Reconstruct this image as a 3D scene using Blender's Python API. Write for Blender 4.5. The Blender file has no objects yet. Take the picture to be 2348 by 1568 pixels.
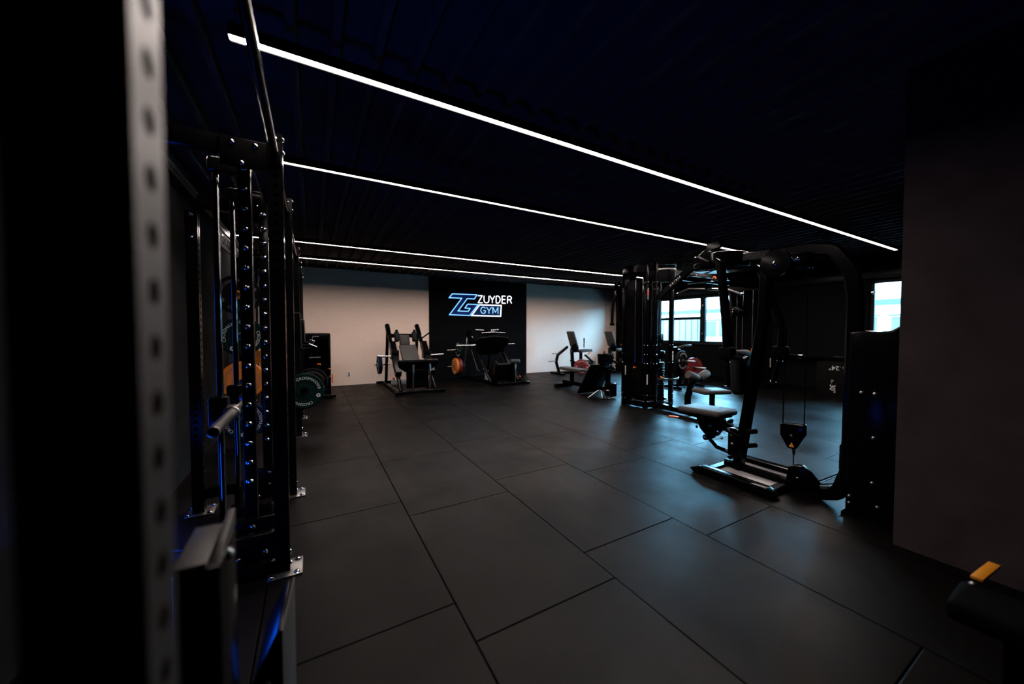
import bpy, bmesh, math, random
from mathutils import Vector, Matrix
random.seed(7)
C = bpy.context.scene.collection
SC = bpy.context.scene
R = math.radians
V3 = Vector

# ------------------------------------------------------------------ camera
EYE = V3((0, 0, 1.35)); YAW = R(29.286); PITCH = R(1.716); FPX = 820.6
cam = bpy.data.objects.new('camera', bpy.data.cameras.new('camera')); C.objects.link(cam)
cam.location = EYE; cam.rotation_euler = (R(90) - PITCH, 0, -YAW)
cam.data.sensor_width = 36; cam.data.lens = FPX / 2348 * 36
cam.data.clip_start = .03
cam.data.dof.use_dof = True; cam.data.dof.focus_distance = 3.6; cam.data.dof.aperture_fstop = 1.0
SC.camera = cam

# ------------------------------------------------------------------ daylight, colour
w = bpy.data.worlds.new('overcast_sky'); SC.world = w; w.use_nodes = True
bgn = w.node_tree.nodes['Background']; bgn.inputs[0].default_value = (.27, .69, 1, 1); bgn.inputs[1].default_value = 125
SC.view_settings.view_transform = 'Standard'; SC.view_settings.look = 'None'
SC.view_settings.exposure = 0; SC.view_settings.gamma = 1; SC.view_settings.use_curve_mapping = False
SC.cycles.use_denoising = True
SC.cycles.max_bounces = 6; SC.cycles.diffuse_bounces = 3; SC.cycles.glossy_bounces = 3
SC.cycles.sample_clamp_indirect = 6
SC.cycles.caustics_reflective = False; SC.cycles.caustics_refractive = False
STRIP = 125.0          # brightness of the ceiling strips
def area(name, loc, aim, sx, sy, col, watt):
    l = bpy.data.lights.new(name, 'AREA'); l.shape = 'RECTANGLE'; l.size = sx; l.size_y = sy; l.color = col; l.energy = watt
    o = bpy.data.objects.new(name, l); C.objects.link(o); o.location = loc
    o.rotation_euler = (V3(aim) - V3(loc)).to_track_quat('-Z', 'Y').to_euler(); return o
# blue led strip lamp on the left wall, low behind the near rack upright
area('blue_led_lamp', (-1.01, 3.55, 1.15), (.5, 3.6, 1.2), .10, 2.1, (.003, .10, 1), 4)
area('blue_floor_lamp', (-.84, 2.05, .3), (.16, 2.15, 1.2), .5, .45, (.003, .10, 1), 6)

# ------------------------------------------------------------------ materials
def node(nt, typ, **kw):
    n = nt.nodes.new(typ)
    for k, v in kw.items(): setattr(n, k, v)
    return n
def mat(name, col, rough=.5, metal=0, spec=.5, var=0, scale=40, bump=0, coat=0):
    m = bpy.data.materials.new(name); m.use_nodes = True; nt = m.node_tree; b = nt.nodes['Principled BSDF']
    b.inputs['Base Color'].default_value = (*col, 1); b.inputs['Roughness'].default_value = rough
    b.inputs['Metallic'].default_value = metal; b.inputs['Specular IOR Level'].default_value = spec
    if coat: b.inputs['Coat Weight'].default_value = coat
    if var or bump:
        tc = node(nt, 'ShaderNodeTexCoord'); nz = node(nt, 'ShaderNodeTexNoise')
        nz.inputs['Scale'].default_value = scale; nz.inputs['Detail'].default_value = 5
        nt.links.new(tc.outputs['Object'], nz.inputs['Vector'])
        if var:
            mx = node(nt, 'ShaderNodeMix', data_type='RGBA')
            mx.inputs[6].default_value = (*[c * (1 - var) for c in col], 1); mx.inputs[7].default_value = (*[min(1, c * (1 + var)) for c in col], 1)
            nt.links.new(nz.outputs['Fac'], mx.inputs[0]); nt.links.new(mx.outputs[2], b.inputs['Base Color'])
        if bump:
            bp = node(nt, 'ShaderNodeBump'); bp.inputs['Strength'].default_value = bump; bp.inputs['Distance'].default_value = .01
            nt.links.new(nz.outputs['Fac'], bp.inputs['Height']); nt.links.new(bp.outputs[0], b.inputs['Normal'])
    return m
def glow(name, col, s):
    m = bpy.data.materials.new(name); m.use_nodes = True; nt = m.node_tree; nt.nodes.remove(nt.nodes['Principled BSDF'])
    e = node(nt, 'ShaderNodeEmission'); e.inputs[0].default_value = (*col, 1); e.inputs[1].default_value = s
    nt.links.new(e.outputs[0], nt.nodes['Material Output'].inputs[0]); return m
BLK = mat('powder_black_steel', (.0014, .0014, .0016), .17, 0, .05, .25, 120, .0)
RACK = mat('rack_black_steel', (.003, .0028, .0028), .2, 0, .08, .25, 150, .01)
RACKN = mat('rack_black_steel_lit', (.005, .0042, .0036), .50, 0, .8, .25, 150, .02)  # same steel as RACK; lit copy with raised sheen for the near upright
GLS = mat('gloss_black_plastic', (.0012, .0012, .0014), .13, 0, .07, .2, 30)
RUB = mat('black_rubber', (.0026, .0026, .0026), .65, 0, .01, .3, 200, .1)
ROD = mat('dark_chrome_rod', (.13, .13, .135), .06, 1, .5, .05, 60)
CHR = mat('polished_chrome', (.42, .42, .43), .05, 1, .5, .05, 60)
STL = mat('brushed_steel', (.26, .25, .24), .32, 1, .5, .12, 90, .03)
PAD = mat('charcoal_upholstery', (.008, .008, .009), .5, 0, .04, .15, 300, .12)
PADL = mat('grey_upholstery', (.040, .038, .0365), .5, 0, .08, .12, 300, .1)
GRN = mat('dark_green_bumper', (.0022, .010, .0078), .5, 0, .03, .2, 80, .06)
ORG = mat('orange_bumper', (.42, .12, .008), .5, 0, .4, .12, 80, .05)
REDM = mat('red_bumper', (.12, .005, .006), .5, 0, .4, .12, 80, .05)
BLU = mat('blue_bumper', (.003, .009, .026), .5, 0, .03, .15, 80, .05)
DRK = mat('black_bumper', (.004, .004, .0044), .55, 0, .03, .2, 80, .05)
PRT = mat('white_print', (.42, .42, .41), .6, 0, .3, .08, 200)
PRTD = mat('grey_print', (.10, .10, .10), .6, 0, .3, .08, 200)
ORP = mat('orange_plastic', (.60, .10, .01), .35, 0, .5, .08, 60)
YEL = mat('yellow_plastic', (.60, .22, .008), .4, 0, .5, .08, 60)
RDP = mat('red_print', (.5, .02, .02), .5, 0, .4, .1, 60)
NPL = mat('name_plate_grey', (.032, .029, .028), .5, 0, .4, .12, 90)
OUTM = mat('socket_white', (.75, .73, .68), .4, 0, .5, .05, 40)
PLATF = mat('checker_steel_plate', (.22, .22, .225), .38, 0, .5, .1, 60, .05)
WD = mat('black_plywood', (.004, .004, .004), .6, 0, .01, .3, 25, .05)
LED = glow('led_diffuser', (1, .86, .79), STRIP)
NEB = glow('neon_blue', (.16, .42, 1), 2.4)
NEC = glow('neon_pale_blue', (.30, .68, 1), 1.5)
NEW = glow('neon_white', (.88, .92, 1), 2.2)
def floor_material():
    m = mat('rubber_tiles', (.02, .02, .02), .5); nt = m.node_tree; b = nt.nodes['Principled BSDF']; L = nt.links.new
    g = node(nt, 'ShaderNodeNewGeometry'); sp = node(nt, 'ShaderNodeSeparateXYZ'); L(g.outputs['Position'], sp.inputs[0])
    def mth(op, a, bb=None, c=None):
        n = node(nt, 'ShaderNodeMath', operation=op)
        for i, v in enumerate((a, bb, c)):
            if v is None: continue
            if isinstance(v, (int, float)): n.inputs[i].default_value = v
            else: L(v, n.inputs[i])
        return n.outputs[0]
    TW, TL = .828, 1.215
    x = mth('DIVIDE', mth('SUBTRACT', sp.outputs[0], .604), TW); col = mth('FLOOR', x); fx = mth('FRACT', x)
    dx = mth('MULTIPLY', mth('MINIMUM', fx, mth('SUBTRACT', 1, fx)), TW)
    par = mth('FLOORED_MODULO', col, 2)
    y = mth('DIVIDE', mth('SUBTRACT', mth('SUBTRACT', sp.outputs[1], 1.40), mth('MULTIPLY', par, .255)), TL)
    row = mth('FLOOR', y); fy = mth('FRACT', y); dy = mth('MULTIPLY', mth('MINIMUM', fy, mth('SUBTRACT', 1, fy)), TL)
    seam = node(nt, 'ShaderNodeMapRange'); seam.inputs[1].default_value = .0022; seam.inputs[2].default_value = .0062
    L(mth('MINIMUM', dx, dy), seam.inputs[0])
    cb = node(nt, 'ShaderNodeCombineXYZ'); L(col, cb.inputs[0]); L(row, cb.inputs[1])
    wn = node(nt, 'ShaderNodeTexWhiteNoise', noise_dimensions='3D'); L(cb.outputs[0], wn.inputs[0])
    n1 = node(nt, 'ShaderNodeTexNoise'); n1.inputs['Scale'].default_value = 1.7; n1.inputs['Detail'].default_value = 6; n1.inputs['Roughness'].default_value = .6
    L(g.outputs['Position'], n1.inputs['Vector'])
    n2 = node(nt, 'ShaderNodeTexNoise'); n2.inputs['Scale'].default_value = 260; n2.inputs['Detail'].default_value = 3
    L(g.outputs['Position'], n2.inputs['Vector'])
    sc_ = mth('ADD', mth('MULTIPLY', wn.outputs['Value'], .45), mth('ADD', mth('MULTIPLY', n1.outputs['Fac'], 2.2), mth('MULTIPLY', n2.outputs['Fac'], .6)))
    tone = mth('MULTIPLY', mth('MULTIPLY', mth('SUBTRACT', sc_, .45), seam.outputs[0]), .72)
    cm = node(nt, 'ShaderNodeMix', data_type='RGBA'); cm.inputs[6].default_value = (0.0004, .0004, .0004, 1); cm.inputs[7].default_value = (.0020, .00155, .0014, 1)
    cm.clamp_factor = False; L(tone, cm.inputs[0]); L(cm.outputs[2], b.inputs['Base Color'])
    rr = node(nt, 'ShaderNodeMapRange'); rr.inputs[1].default_value = .3; rr.inputs[2].default_value = .7; rr.inputs[3].default_value = .54; rr.inputs[4].default_value = .33
    L(n1.outputs['Fac'], rr.inputs[0]); L(rr.outputs[0], b.inputs['Roughness'])
    sl = node(nt, 'ShaderNodeMath', operation='MULTIPLY'); L(seam.outputs[0], sl.inputs[0]); sl.inputs[1].default_value = .065
    L(sl.outputs[0], b.inputs['Specular IOR Level'])
    bp = node(nt, 'ShaderNodeBump'); bp.inputs['Strength'].default_value = .45; bp.inputs['Distance'].default_value = .004
    L(mth('ADD', mth('MULTIPLY', n2.outputs['Fac'], .35), seam.outputs[0]), bp.inputs['Height']); L(bp.outputs[0], b.inputs['Normal'])
    return m
FLO = floor_material()
BEI = mat('beige_wall_paint', (.72, .565, .48), .8, 0, .3, .05, 14, .06)
BLW = mat('black_wall_paint', (.0042, .0042, .0048), .65, 0, .0, .15, 8, .06)
DKW = mat('dark_plaster', (.010, .0094, .0094), .7, 0, .0, .45, 3.5, .15)
BRW = mat('dark_brown_plaster', (.046, .035, .036), .75, 0, .0, .5, 5, .2)
CEI = mat('black_ceiling_deck', (.10, .098, .095), .5, 0, 0, .2, 6, 0); CEI.node_tree.nodes['Principled BSDF'].inputs['IOR'].default_value = 1.0
FRM = mat('anthracite_window_frame', (.006, .008, .009), .35, 0, .05, .1, 60)
FAC = mat('white_facade', (.45, .47, .48), .8, 0, .3, .05, 3)
CLA = mat('ribbed_cladding', (.030, .0185, .0145), .6, 0, .3, .08, 3)
BND = mat('grey_blue_band', (.0085, .009, .0082), .7, 0, .3, .1, 3)
FGL = mat('far_window_glass', (.028, .0175, .0135), .5, 0, .2, .1, 2)
ASP = mat('asphalt', (.05, .05, .05), .9, 0, .2, .2, 5)
def glass():
    m = bpy.data.materials.new('clear_window_glass'); m.use_nodes = True; nt = m.node_tree; nt.nodes.remove(nt.nodes['Principled BSDF'])
    t = node(nt, 'ShaderNodeBsdfTransparent'); t.inputs[0].default_value = (.93, .97, .98, 1)
    gl = node(nt, 'ShaderNodeBsdfGlossy'); gl.inputs['Roughness'].default_value = .02
    fr = node(nt, 'ShaderNodeFresnel'); fr.inputs[0].default_value = 1.45; mx = node(nt, 'ShaderNodeMixShader')
    nt.links.new(fr.outputs[0], mx.inputs[0]); nt.links.new(t.outputs[0], mx.inputs[1]); nt.links.new(gl.outputs[0], mx.inputs[2])
    nt.links.new(mx.outputs[0], nt.nodes['Material Output'].inputs[0]); return m
GLA = glass()

# ------------------------------------------------------------------ objects
OFF = {}
def thing(name, label, cat, loc=(0, 0, 0), rot=(0, 0, 0), group=None):
    o = bpy.data.objects.new(name, None); C.objects.link(o); o.empty_display_size = .1
    o.location = loc; o.rotation_euler = rot; o['label'] = label; o['category'] = cat
    if group: o['group'] = group
    OFF[o.name] = V3(loc); return o
def tag(o, label, cat, group=None):
    o['label'] = label; o['category'] = cat
    if group: o['group'] = group
    return o
def dup(root, loc, rot, label, group=None):
    r = root.copy(); C.objects.link(r); r.location = loc; r.rotation_euler = rot; r['label'] = label
    if group: r['group'] = group
    for ch in list(root.children):
        c = ch.copy(); C.objects.link(c); c.parent = r
        for g in ch.children:
            d = g.copy(); C.objects.link(d); d.parent = c
    return r

def frame(d, up=(0, 0, 1)):
    d = V3(d).normalized(); up = V3(up)
    if abs(d.dot(up.normalized())) > .999: up = V3((0, 1, 0)) if abs(d.y) < .9 else V3((1, 0, 0))
    s = d.cross(up).normalized(); return s, s.cross(d).normalized()
def fillet(pts, r, n=6):
    pts = [V3(p) for p in pts]; out = [pts[0]]
    for i in range(1, len(pts) - 1):
        p = pts[i]; a = pts[i - 1] - p; b = pts[i + 1] - p; la, lb = a.length, b.length; a.normalize(); b.normalize()
        ang = a.angle(b); t = min(r / max(math.tan(ang / 2), 1e-3), la * .49, lb * .49)
        p0, p1 = p + a * t, p + b * t
        for k in range(n + 1):
            u = k / n; out.append((1 - u) ** 2 * p0 + 2 * u * (1 - u) * p + u * u * p1)
    out.append(pts[-1]); return out
class MB:
    def __init__(s): s.bm = bmesh.new(); s.bolts = []
    def poly(s, vs): return s.bm.faces.new([s.bm.verts.new(v) for v in vs])
    def box(s, lo, hi, bev=0, seg=2):
        lo, hi = V3(lo), V3(hi); c = (lo + hi) / 2; d = hi - lo
        return s.obox(c, V3((d.x, 0, 0)), V3((0, d.y, 0)), V3((0, 0, d.z)), bev, seg)
    def obox(s, c, ax, ay, az, bev=0, seg=2):
        b = bmesh.new(); bmesh.ops.create_cube(b, size=1)
        L = [ax.length, ay.length, az.length]
        for v in b.verts: v.co = V3((v.co.x * L[0], v.co.y * L[1], v.co.z * L[2]))
        if bev: bmesh.ops.bevel(b, geom=b.edges[:], offset=min(bev, min(L) * .49), segments=seg, affect='EDGES', profile=.5)
        A = [V3(a).normalized() for a in (ax, ay, az)]; c = V3(c)
        for v in b.verts: v.co = c + A[0] * v.co.x + A[1] * v.co.y + A[2] * v.co.z
        s._add(b); return s
    def _add(s, b):
        me = bpy.data.meshes.new('t'); bmesh.ops.recalc_face_normals(b, faces=b.faces[:]); b.to_mesh(me); b.free(); s.bm.from_mesh(me); bpy.data.meshes.remove(me)
    def beam(s, a, b, wd, h, up=(0, 0, 1), bev=.004):
        a, b = V3(a), V3(b); sd, u = frame(b - a, up)
        return s.obox((a + b) / 2, sd * wd, (b - a), u * h, bev, 1)
    def sweep(s, pts, sec, up=(0, 0, 1), closed=False):
        pts = [V3(p) for p in pts]; n = len(pts); rings = []
        sd, u = frame(pts[1] - pts[0], up); pd = (pts[1] - pts[0]).normalized()
        for i, p in enumerate(pts):
            d0 = (p - pts[i - 1]).normalized() if i or closed else None
            d1 = (pts[(i + 1) % n] - p).normalized() if i < n - 1 or closed else None
            d = ((d0 or d1) + (d1 or d0)).normalized()
            q = pd.rotation_difference(d); sd = q @ sd; u = q @ u; pd = d
            k = 1 / max(.35, math.sqrt(max(.05, (1 + (d0 or d).dot(d1 or d)) / 2)))
            bend = (d1 - d0) if d0 and d1 else V3()
            ring = []
            for x, y in sec:
                o = sd * x + u * y
                if bend.length > 1e-4:
                    bn = bend.normalized(); o = o + bn * o.dot(bn) * (k - 1)
                ring.append(s.bm.verts.new(p + o))
            rings.append(ring)
        m = len(sec)
        for i in range(n if closed else n - 1):
            a, b = rings[i], rings[(i + 1) % n]
            for j in range(m): s.bm.faces.new((a[j], a[(j + 1) % m], b[(j + 1) % m], b[j]))
        if not closed:
            s.bm.faces.new(rings[0][::-1]); s.bm.faces.new(rings[-1])
        return s
    def tube(s, pts, r, n=10, closed=False): return s.sweep(pts, [(r * math.cos(2 * math.pi * i / n), r * math.sin(2 * math.pi * i / n)) for i in range(n)], closed=closed)
    def rtube(s, pts, wd, h, up=(0, 0, 1), c=.008):
        x, y = wd / 2, h / 2
        return s.sweep(pts, [(x - c, -y), (x, -y + c), (x, y - c), (x - c, y), (-x + c, y), (-x, y - c), (-x, -y + c), (-x + c, -y)], up)
    def lathe(s, prof, o, d, n=32):
        o = V3(o); d = V3(d).normalized(); sd, u = frame(d); rings = []
        for r, t in prof:
            if r < 1e-6: rings.append([s.bm.verts.new(o + d * t)] * n)
            else: rings.append([s.bm.verts.new(o + d * t + (sd * math.cos(2 * math.pi * i / n) + u * math.sin(2 * math.pi * i / n)) * r) for i in range(n)])
        for a, b in zip(rings, rings[1:]):
            for i in range(n):
                f = []
                for v in (a[i], a[(i + 1) % n], b[(i + 1) % n], b[i]):
                    if v not in f: f.append(v)
                if len(f) > 2:
                    try: s.bm.faces.new(f)
                    except ValueError: pass
        return s
    def cyl(s, a, b, r, n=16, r2=None):
        a, b = V3(a), V3(b); L = (b - a).length; r2 = r if r2 is None else r2; c = min(.004, r * .3, L * .3)
        return s.lathe([(0, 0), (r - c, 0), (r, c), (r2, L - c), (r2 - c, L), (0, L)], a, b - a, n)
    def dome(s, o, d, r, h=None, n=14):
        h = h or r
        return s.lathe([(r * 1.25, 0), (r * 1.25, r * .12), (r, r * .2)] + [(r * math.cos(t), r * .2 + h * math.sin(t)) for t in [math.pi / 2 * k / 6 for k in range(1, 7)]], o, d, n)
    def ball(s, c, r, n=12): return s.lathe([(r * math.sin(math.pi * k / 8), -r * math.cos(math.pi * k / 8)) for k in range(9)], c, (0, 0, 1), n)
    def prism(s, poly, vec, bev=0):
        b = bmesh.new(); f = b.faces.new([b.verts.new(V3(p)) for p in poly])
        e = bmesh.ops.extrude_face_region(b, geom=[f]); bmesh.ops.translate(b, vec=V3(vec), verts=[x for x in e['geom'] if isinstance(x, bmesh.types.BMVert)])
        if bev: bmesh.ops.bevel(b, geom=b.edges[:], offset=bev, segments=3, affect='EDGES', profile=.5)
        s._add(b); return s
    def mesh(s, me, M=None):
        b = bmesh.new(); b.from_mesh(me)
        if M is not None: bmesh.ops.transform(b, matrix=M, verts=b.verts[:])
        t = bpy.data.meshes.new('t'); b.to_mesh(t); b.free(); s.bm.from_mesh(t); bpy.data.meshes.remove(t); return s
    def build(s, name, m, parent=None, kind=None, label=None, fix=True):
        if s.bolts:
            r = parent
            while r.parent: r = r.parent
            for p, d, q in s.bolts:
                o = bpy.data.objects.new('bolt', bolt_mesh(m)); C.objects.link(o); o.parent = parent
                o.location = V3(p) - OFF[r.name]; o.rotation_euler = V3(d).to_track_quat('Z', 'Y').to_euler(); o.scale = (q, q, q)
            if not s.bm.verts: s.bm.free(); return o
        if parent is not None:
            r = parent
            while r.parent: r = r.parent
            bmesh.ops.translate(s.bm, vec=-OFF.get(r.name, V3()), verts=s.bm.verts[:])
        if fix: bmesh.ops.recalc_face_normals(s.bm, faces=s.bm.faces[:])
        me = bpy.data.meshes.new(name); s.bm.to_mesh(me); s.bm.free()
        for mm in (m if isinstance(m, (list, tuple)) else [m]): me.materials.append(mm)
        me.shade_smooth(); me.set_sharp_from_angle(angle=R(38))
        o = bpy.data.objects.new(name, me); C.objects.link(o); o.parent = parent
        if kind: o['kind'] = kind
        if label: o['label'] = label
        return o
_bm = {}
def bolt_mesh(m):
    if m.name not in _bm:
        b = MB(); b.dome((0, 0, 0), (0, 0, 1), 1, .7, 12); me = bpy.data.meshes.new('bolt'); bmesh.ops.recalc_face_normals(b.bm, faces=b.bm.faces[:]); b.bm.to_mesh(me); b.bm.free()
        me.materials.append(m); me.shade_smooth(); me.set_sharp_from_angle(angle=R(38)); _bm[m.name] = me
    return _bm[m.name]
_txt = {}
def text_mesh(t, size, ext=.0006):
    k = (t, size, ext)
    if k in _txt: return _txt[k]
    cu = bpy.data.curves.new('t', 'FONT'); cu.body = t; cu.size = size; cu.extrude = ext; cu.align_x = 'CENTER'; cu.align_y = 'CENTER'; cu.resolution_u = 3
    o = bpy.data.objects.new('t', cu); C.objects.link(o); dg = bpy.context.evaluated_depsgraph_get(); dg.update()
    me = bpy.data.meshes.new_from_object(o.evaluated_get(dg)); bpy.data.objects.remove(o); _txt[k] = me; return me
def basis(o, x, y):
    x = V3(x).normalized(); y = V3(y).normalized(); z = x.cross(y)
    return Matrix(((x.x, y.x, z.x, o[0]), (x.y, y.y, z.y, o[1]), (x.z, y.z, z.z, o[2]), (0, 0, 0, 1)))

# ------------------------------------------------------------------ the room
UL, UR, VB, VF, ZC = -1.03, 9.98, 9.82, -3.2, 2.95
MB().box((UL - .3, VF - .3, -.12), (UR + .3, VB + .3, 0)).build('floor', FLO, kind='structure')
b = MB(); b.box((UL - .3, VF - .3, ZC), (UR + .3, VB + .3, ZC + .15))
u = UL + .12
while u < UR:
    b.prism([(u - .035, VF, ZC), (u - .02, VF, ZC - .055), (u + .02, VF, ZC - .055), (u + .035, VF, ZC)], (0, VB - VF, 0)); u += .21
b.build('ceiling', CEI, kind='structure')
b = MB(); b.box((UL - .3, VB, 0), (UR + .3, VB + .2, ZC)); o = b.build('wall_back', BEI, kind='structure')
MB().box((2.86, VB - .018, 0), (6.03, VB, ZC)).build('wall_back_panel', BLW, kind='structure')
MB().box((UL - .2, VF, 0), (UL, VB, ZC)).build('wall_left', DKW, kind='structure')
MB().box((UL - .3, VF - .2, 0), (UR + .3, VF, ZC)).build('wall_front', DKW, kind='structure')
WINS = [(5.58, 8.12), (1.35, 2.83), (8.42, 9.40)]; ZS, ZH = 1.0, 2.385
b = MB(); vs = VF
for v0, v1 in sorted(WINS):
    b.box((UR, vs, 0), (UR + .28, v0, ZC)); b.box((UR, v0, 0), (UR + .28, v1, ZS)); b.box((UR, v0, ZH), (UR + .28, v1, ZC)); vs = v1
b.box((UR, vs, 0), (UR + .28, VB + .2, ZC)); b.build('wall_right', BLW, kind='structure')
# short dark wall in the near right with its end at v = .76
MB().box((3.20, VF, 0), (3.62, .765, ZC)).build('wall_near', BRW, kind='structure')
MB().box((UR - .03, 2.0, .0), (UR, VB, .08)).build('baseboard_right', BLK, kind='structure')
def window(n, v0, v1, split, rails, knobs):
    f = MB(); x0, x1 = UR + .05, UR + .12; t = .06
    f.box((x0, v0, ZS), (x1, v0 + t, ZH)); f.box((x0, v1 - t, ZS), (x1, v1, ZH)); f.box((x0, v0, ZS), (x1, v1, ZS + t)); f.box((x0, v0, ZH - t), (x1, v1, ZH))
    for s_ in split: f.box((x0 - .01, s_ - .075, ZS), (x1, s_ + .075, ZH))
    for a, bb, z in rails: f.box((x0, a, z - .042), (x1, bb, z + .042))
    fr = f.build('window_%d' % n, FRM, kind='structure')
    MB().box((UR - .04, v0 - .05, ZS - .045), (UR + .28, v1 + .05, ZS), .006).build('window_sill', FRM, fr)
    MB().box((UR + .08, v0 + .03, ZS + .03), (UR + .086, v1 - .03, ZH - .03)).build('window_pane', GLA, fr)
    h = MB()
    for v, z in knobs:
        h.box((x0 - .035, v - .018, z - .03), (x0 - .008, v + .018, z + .03), .004); h.cyl((x0 - .03, v, z), (x0 - .05, v - .06, z + .02), .008, 8)
    if knobs: h.build('window_handle', CHR, fr)
    return fr
window(1, 5.58, 8.12, [6.44], [(6.44, 8.12, 1.745)], [(6.42, 2.1), (6.42, 1.28)])
window(2, 1.35, 2.83, [2.0], [], [(2.80, 2.13)])
window(3, 8.42, 9.40, [], [], [])
# black roller-blind box over the windows and a dark ledge under them
MB().box((UR - .09, 1.3, ZH + .03), (UR, 8.2, ZH + .17), .01).build('trim_1', FRM, kind='structure')
MB().box((9.555, VB - .03, 1.52), (9.60, VB, 2.30), .003).build('lit_reveal_strip', OUTM, kind='structure')  # white strip added to stand for a daylit window reveal
MB().box((UL, VB - .07, ZC - .075), (UR, VB, ZC)).build('trim_3', CEI, kind='structure')
# outside: white facade across the yard, ribbed cladding and ground
bd = thing('office_building', 'white office building with grey blue roof band seen through the windows', 'building', (16.5, 5, 0))
MB().box((16.5, -12, -3), (17.5, 22, 3.05)).build('facade', FAC, bd)
MB().box((16.36, -12, 2.22), (16.5, 22, 2.40)).build('roof_band', BND, bd)
for v in [-4, -1.4, .8, 2.0, 3.2, 4.47, 6.5, 7.6, 8.85, 9.92, 12.2]:
    fw = MB().box((16.46, v, 1.10), (16.52, v + .93, 1.81)).build('office_window', FGL, bd)
    MB().box((16.40, v - .06, 1.855), (16.5, v + .99, 1.90)).build('window_canopy', BND, fw)
cl = thing('ribbed_container', 'pale ribbed container wall outside the left window', 'container', (13, 8, 0))
b = MB(); v = 8.3
while v < 13.5:
    b.box((13.0, v, -1), (13.06, v + .16, 1.9)); b.box((13.02, v + .16, -1), (13.06, v + .26, 1.9)); v += .26
b.build('ribbed_panel', CLA, cl); MB().box((13.0, 8.3, 1.9), (13.2, 13.5, 1.95)).build('top_rail', FAC, cl)
MB().box((UR + .3, -14, -1.2), (30, 24, -1.1)).build('ground_outside', ASP, kind='structure')

# ------------------------------------------------------------------ suspended strip lights
def strip(v, u0, u1, label, skip=()):
    t = thing('linear_pendant_light', label, 'light', (u0, v, 2.75), group='suspended light strips')
    b = MB(); b.box((u0, v - .024, 2.762), (u1, v + .024, 2.812), .002); b.box((u0, v - .0265, 2.750), (u1, v - .0225, 2.768)); b.box((u0, v + .0225, 2.750), (u1, v + .0265, 2.768)); b.box((u0 - .003, v - .0265, 2.750), (u0, v + .0265, 2.812)); b.box((u1, v - .0265, 2.750), (u1 + .003, v + .0265, 2.812)); b.build('housing', BLK, t)
    MB().box((u0 + .001, v - .0224, 2.756), (u1 - .001, v + .0224, 2.7625)).build('diffuser', LED, t, label='glowing white diffuser')
    k = u0 + .02
    while k < u1:
        c = MB(); c.cyl((k, v, 2.812), (k, v, ZC), .0022, 6); wr = c.build('suspension_wire', STL, t)
        MB().cyl((k, v, 2.812), (k, v, 2.845), .008, 8).build('wire_grip', CHR, wr); k += 2.04
    return t
strip(2.185, -.32, 8.85, 'nearest and thickest suspended light strip, its left end crossed by the rack pull-up bar')
strip(3.565, -.98, 8.8, 'second suspended light strip from the camera, its right end behind the printed boom')
strip(6.57, -.98, 8.8, 'third suspended light strip from the camera, upper of the two thin far ones')
strip(7.97, -.98, 8.8, 'farthest suspended light strip, just in front of the sign wall')

# ------------------------------------------------------------------ neon sign
def sg(x, y):                                   # sign drawing units -> point on the sign plane
    px, py = 980 + x / 5.2267, 620 + y / 5.2267
    X, Z = (px - 1174) / FPX, (784 - py) / FPX
    F = V3((math.sin(YAW) * math.cos(PITCH), math.cos(YAW) * math.cos(PITCH), -math.sin(PITCH)))
    Rt = V3((math.cos(YAW), -math.sin(YAW), 0)); d = F + Rt * X + Rt.cross(F) * Z
    k = (VB - .05) / d.y; return V3((d.x * k, VB - .05, EYE.z + d.z * k))
sn = thing('neon_sign', 'glowing blue and white neon wall sign on the black wall panel', 'sign', (3.4, VB - .05, 1.8))
b = MB(); b.tube([sg(*p) for p in [(297, 280), (595, 292), (563, 342), (478, 337), (368, 485), (489, 490), (511, 457), (450, 450), (482, 404), (606, 409), (507, 540), (265, 530), (413, 333), (262, 326)]], .0115, 8, True)
b.build('outline_emblem', NEB, sn, label='blue outlined angular letter emblem')
b = MB(); b.tube([sg(*p) for p in [(625, 412), (885, 420), (878, 548), (530, 540)]], .0145, 8, True); b.build('outline_box', NEW, sn)
BACK = mat('neon_glow_blue', (.004, .022, .10), .5, 0, .1, .05, 40)  # blue of these added plates stands in for neon glow behind the tubes
b = MB(); b.prism([sg(*p) + V3((0, .02, 0)) for p in [(297, 280), (595, 292), (563, 342), (478, 337), (368, 485), (489, 490), (511, 457), (450, 450), (482, 404), (606, 409), (507, 540), (265, 530), (413, 333), (262, 326)]], (0, .01, 0)); b.build('glow_panel', BACK, sn)
b = MB(); b.prism([sg(*p) + V3((0, .02, 0)) for p in [(625, 412), (885, 420), (878, 548), (530, 540)]], (0, .01, 0)); b.build('glow_panel', BACK, sn)
GL = {'Z': [[(0, 1), (.8, 1), (0, 0), (.85, 0)]], 'U': [[(0, 1), (0, .3), (.12, .06), (.38, 0), (.64, .06), (.76, .3), (.76, 1)]], 'Y': [[(0, 1), (.4, .45), (.8, 1)], [(.4, .45), (.4, 0)]],
      'D': [[(0, 0), (0, 1), (.4, 1), (.7, .82), (.8, .5), (.7, .18), (.4, 0), (0, 0)]], 'E': [[(.65, 1), (0, 1), (0, 0), (.68, 0)], [(0, .52), (.58, .52)]],
      'R': [[(0, 0), (0, 1), (.45, 1), (.68, .88), (.68, .62), (.45, .5), (0, .5)], [(.42, .5), (.72, 0)]],
      'G': [[(.74, .82), (.56, .98), (.32, 1), (.1, .84), (0, .5), (.1, .16), (.32, 0), (.58, .03), (.76, .2), (.76, .46), (.45, .46)]],
      'M': [[(0, 0), (0, 1), (.45, .2), (.9, 1), (.9, 0)]]}
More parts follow.
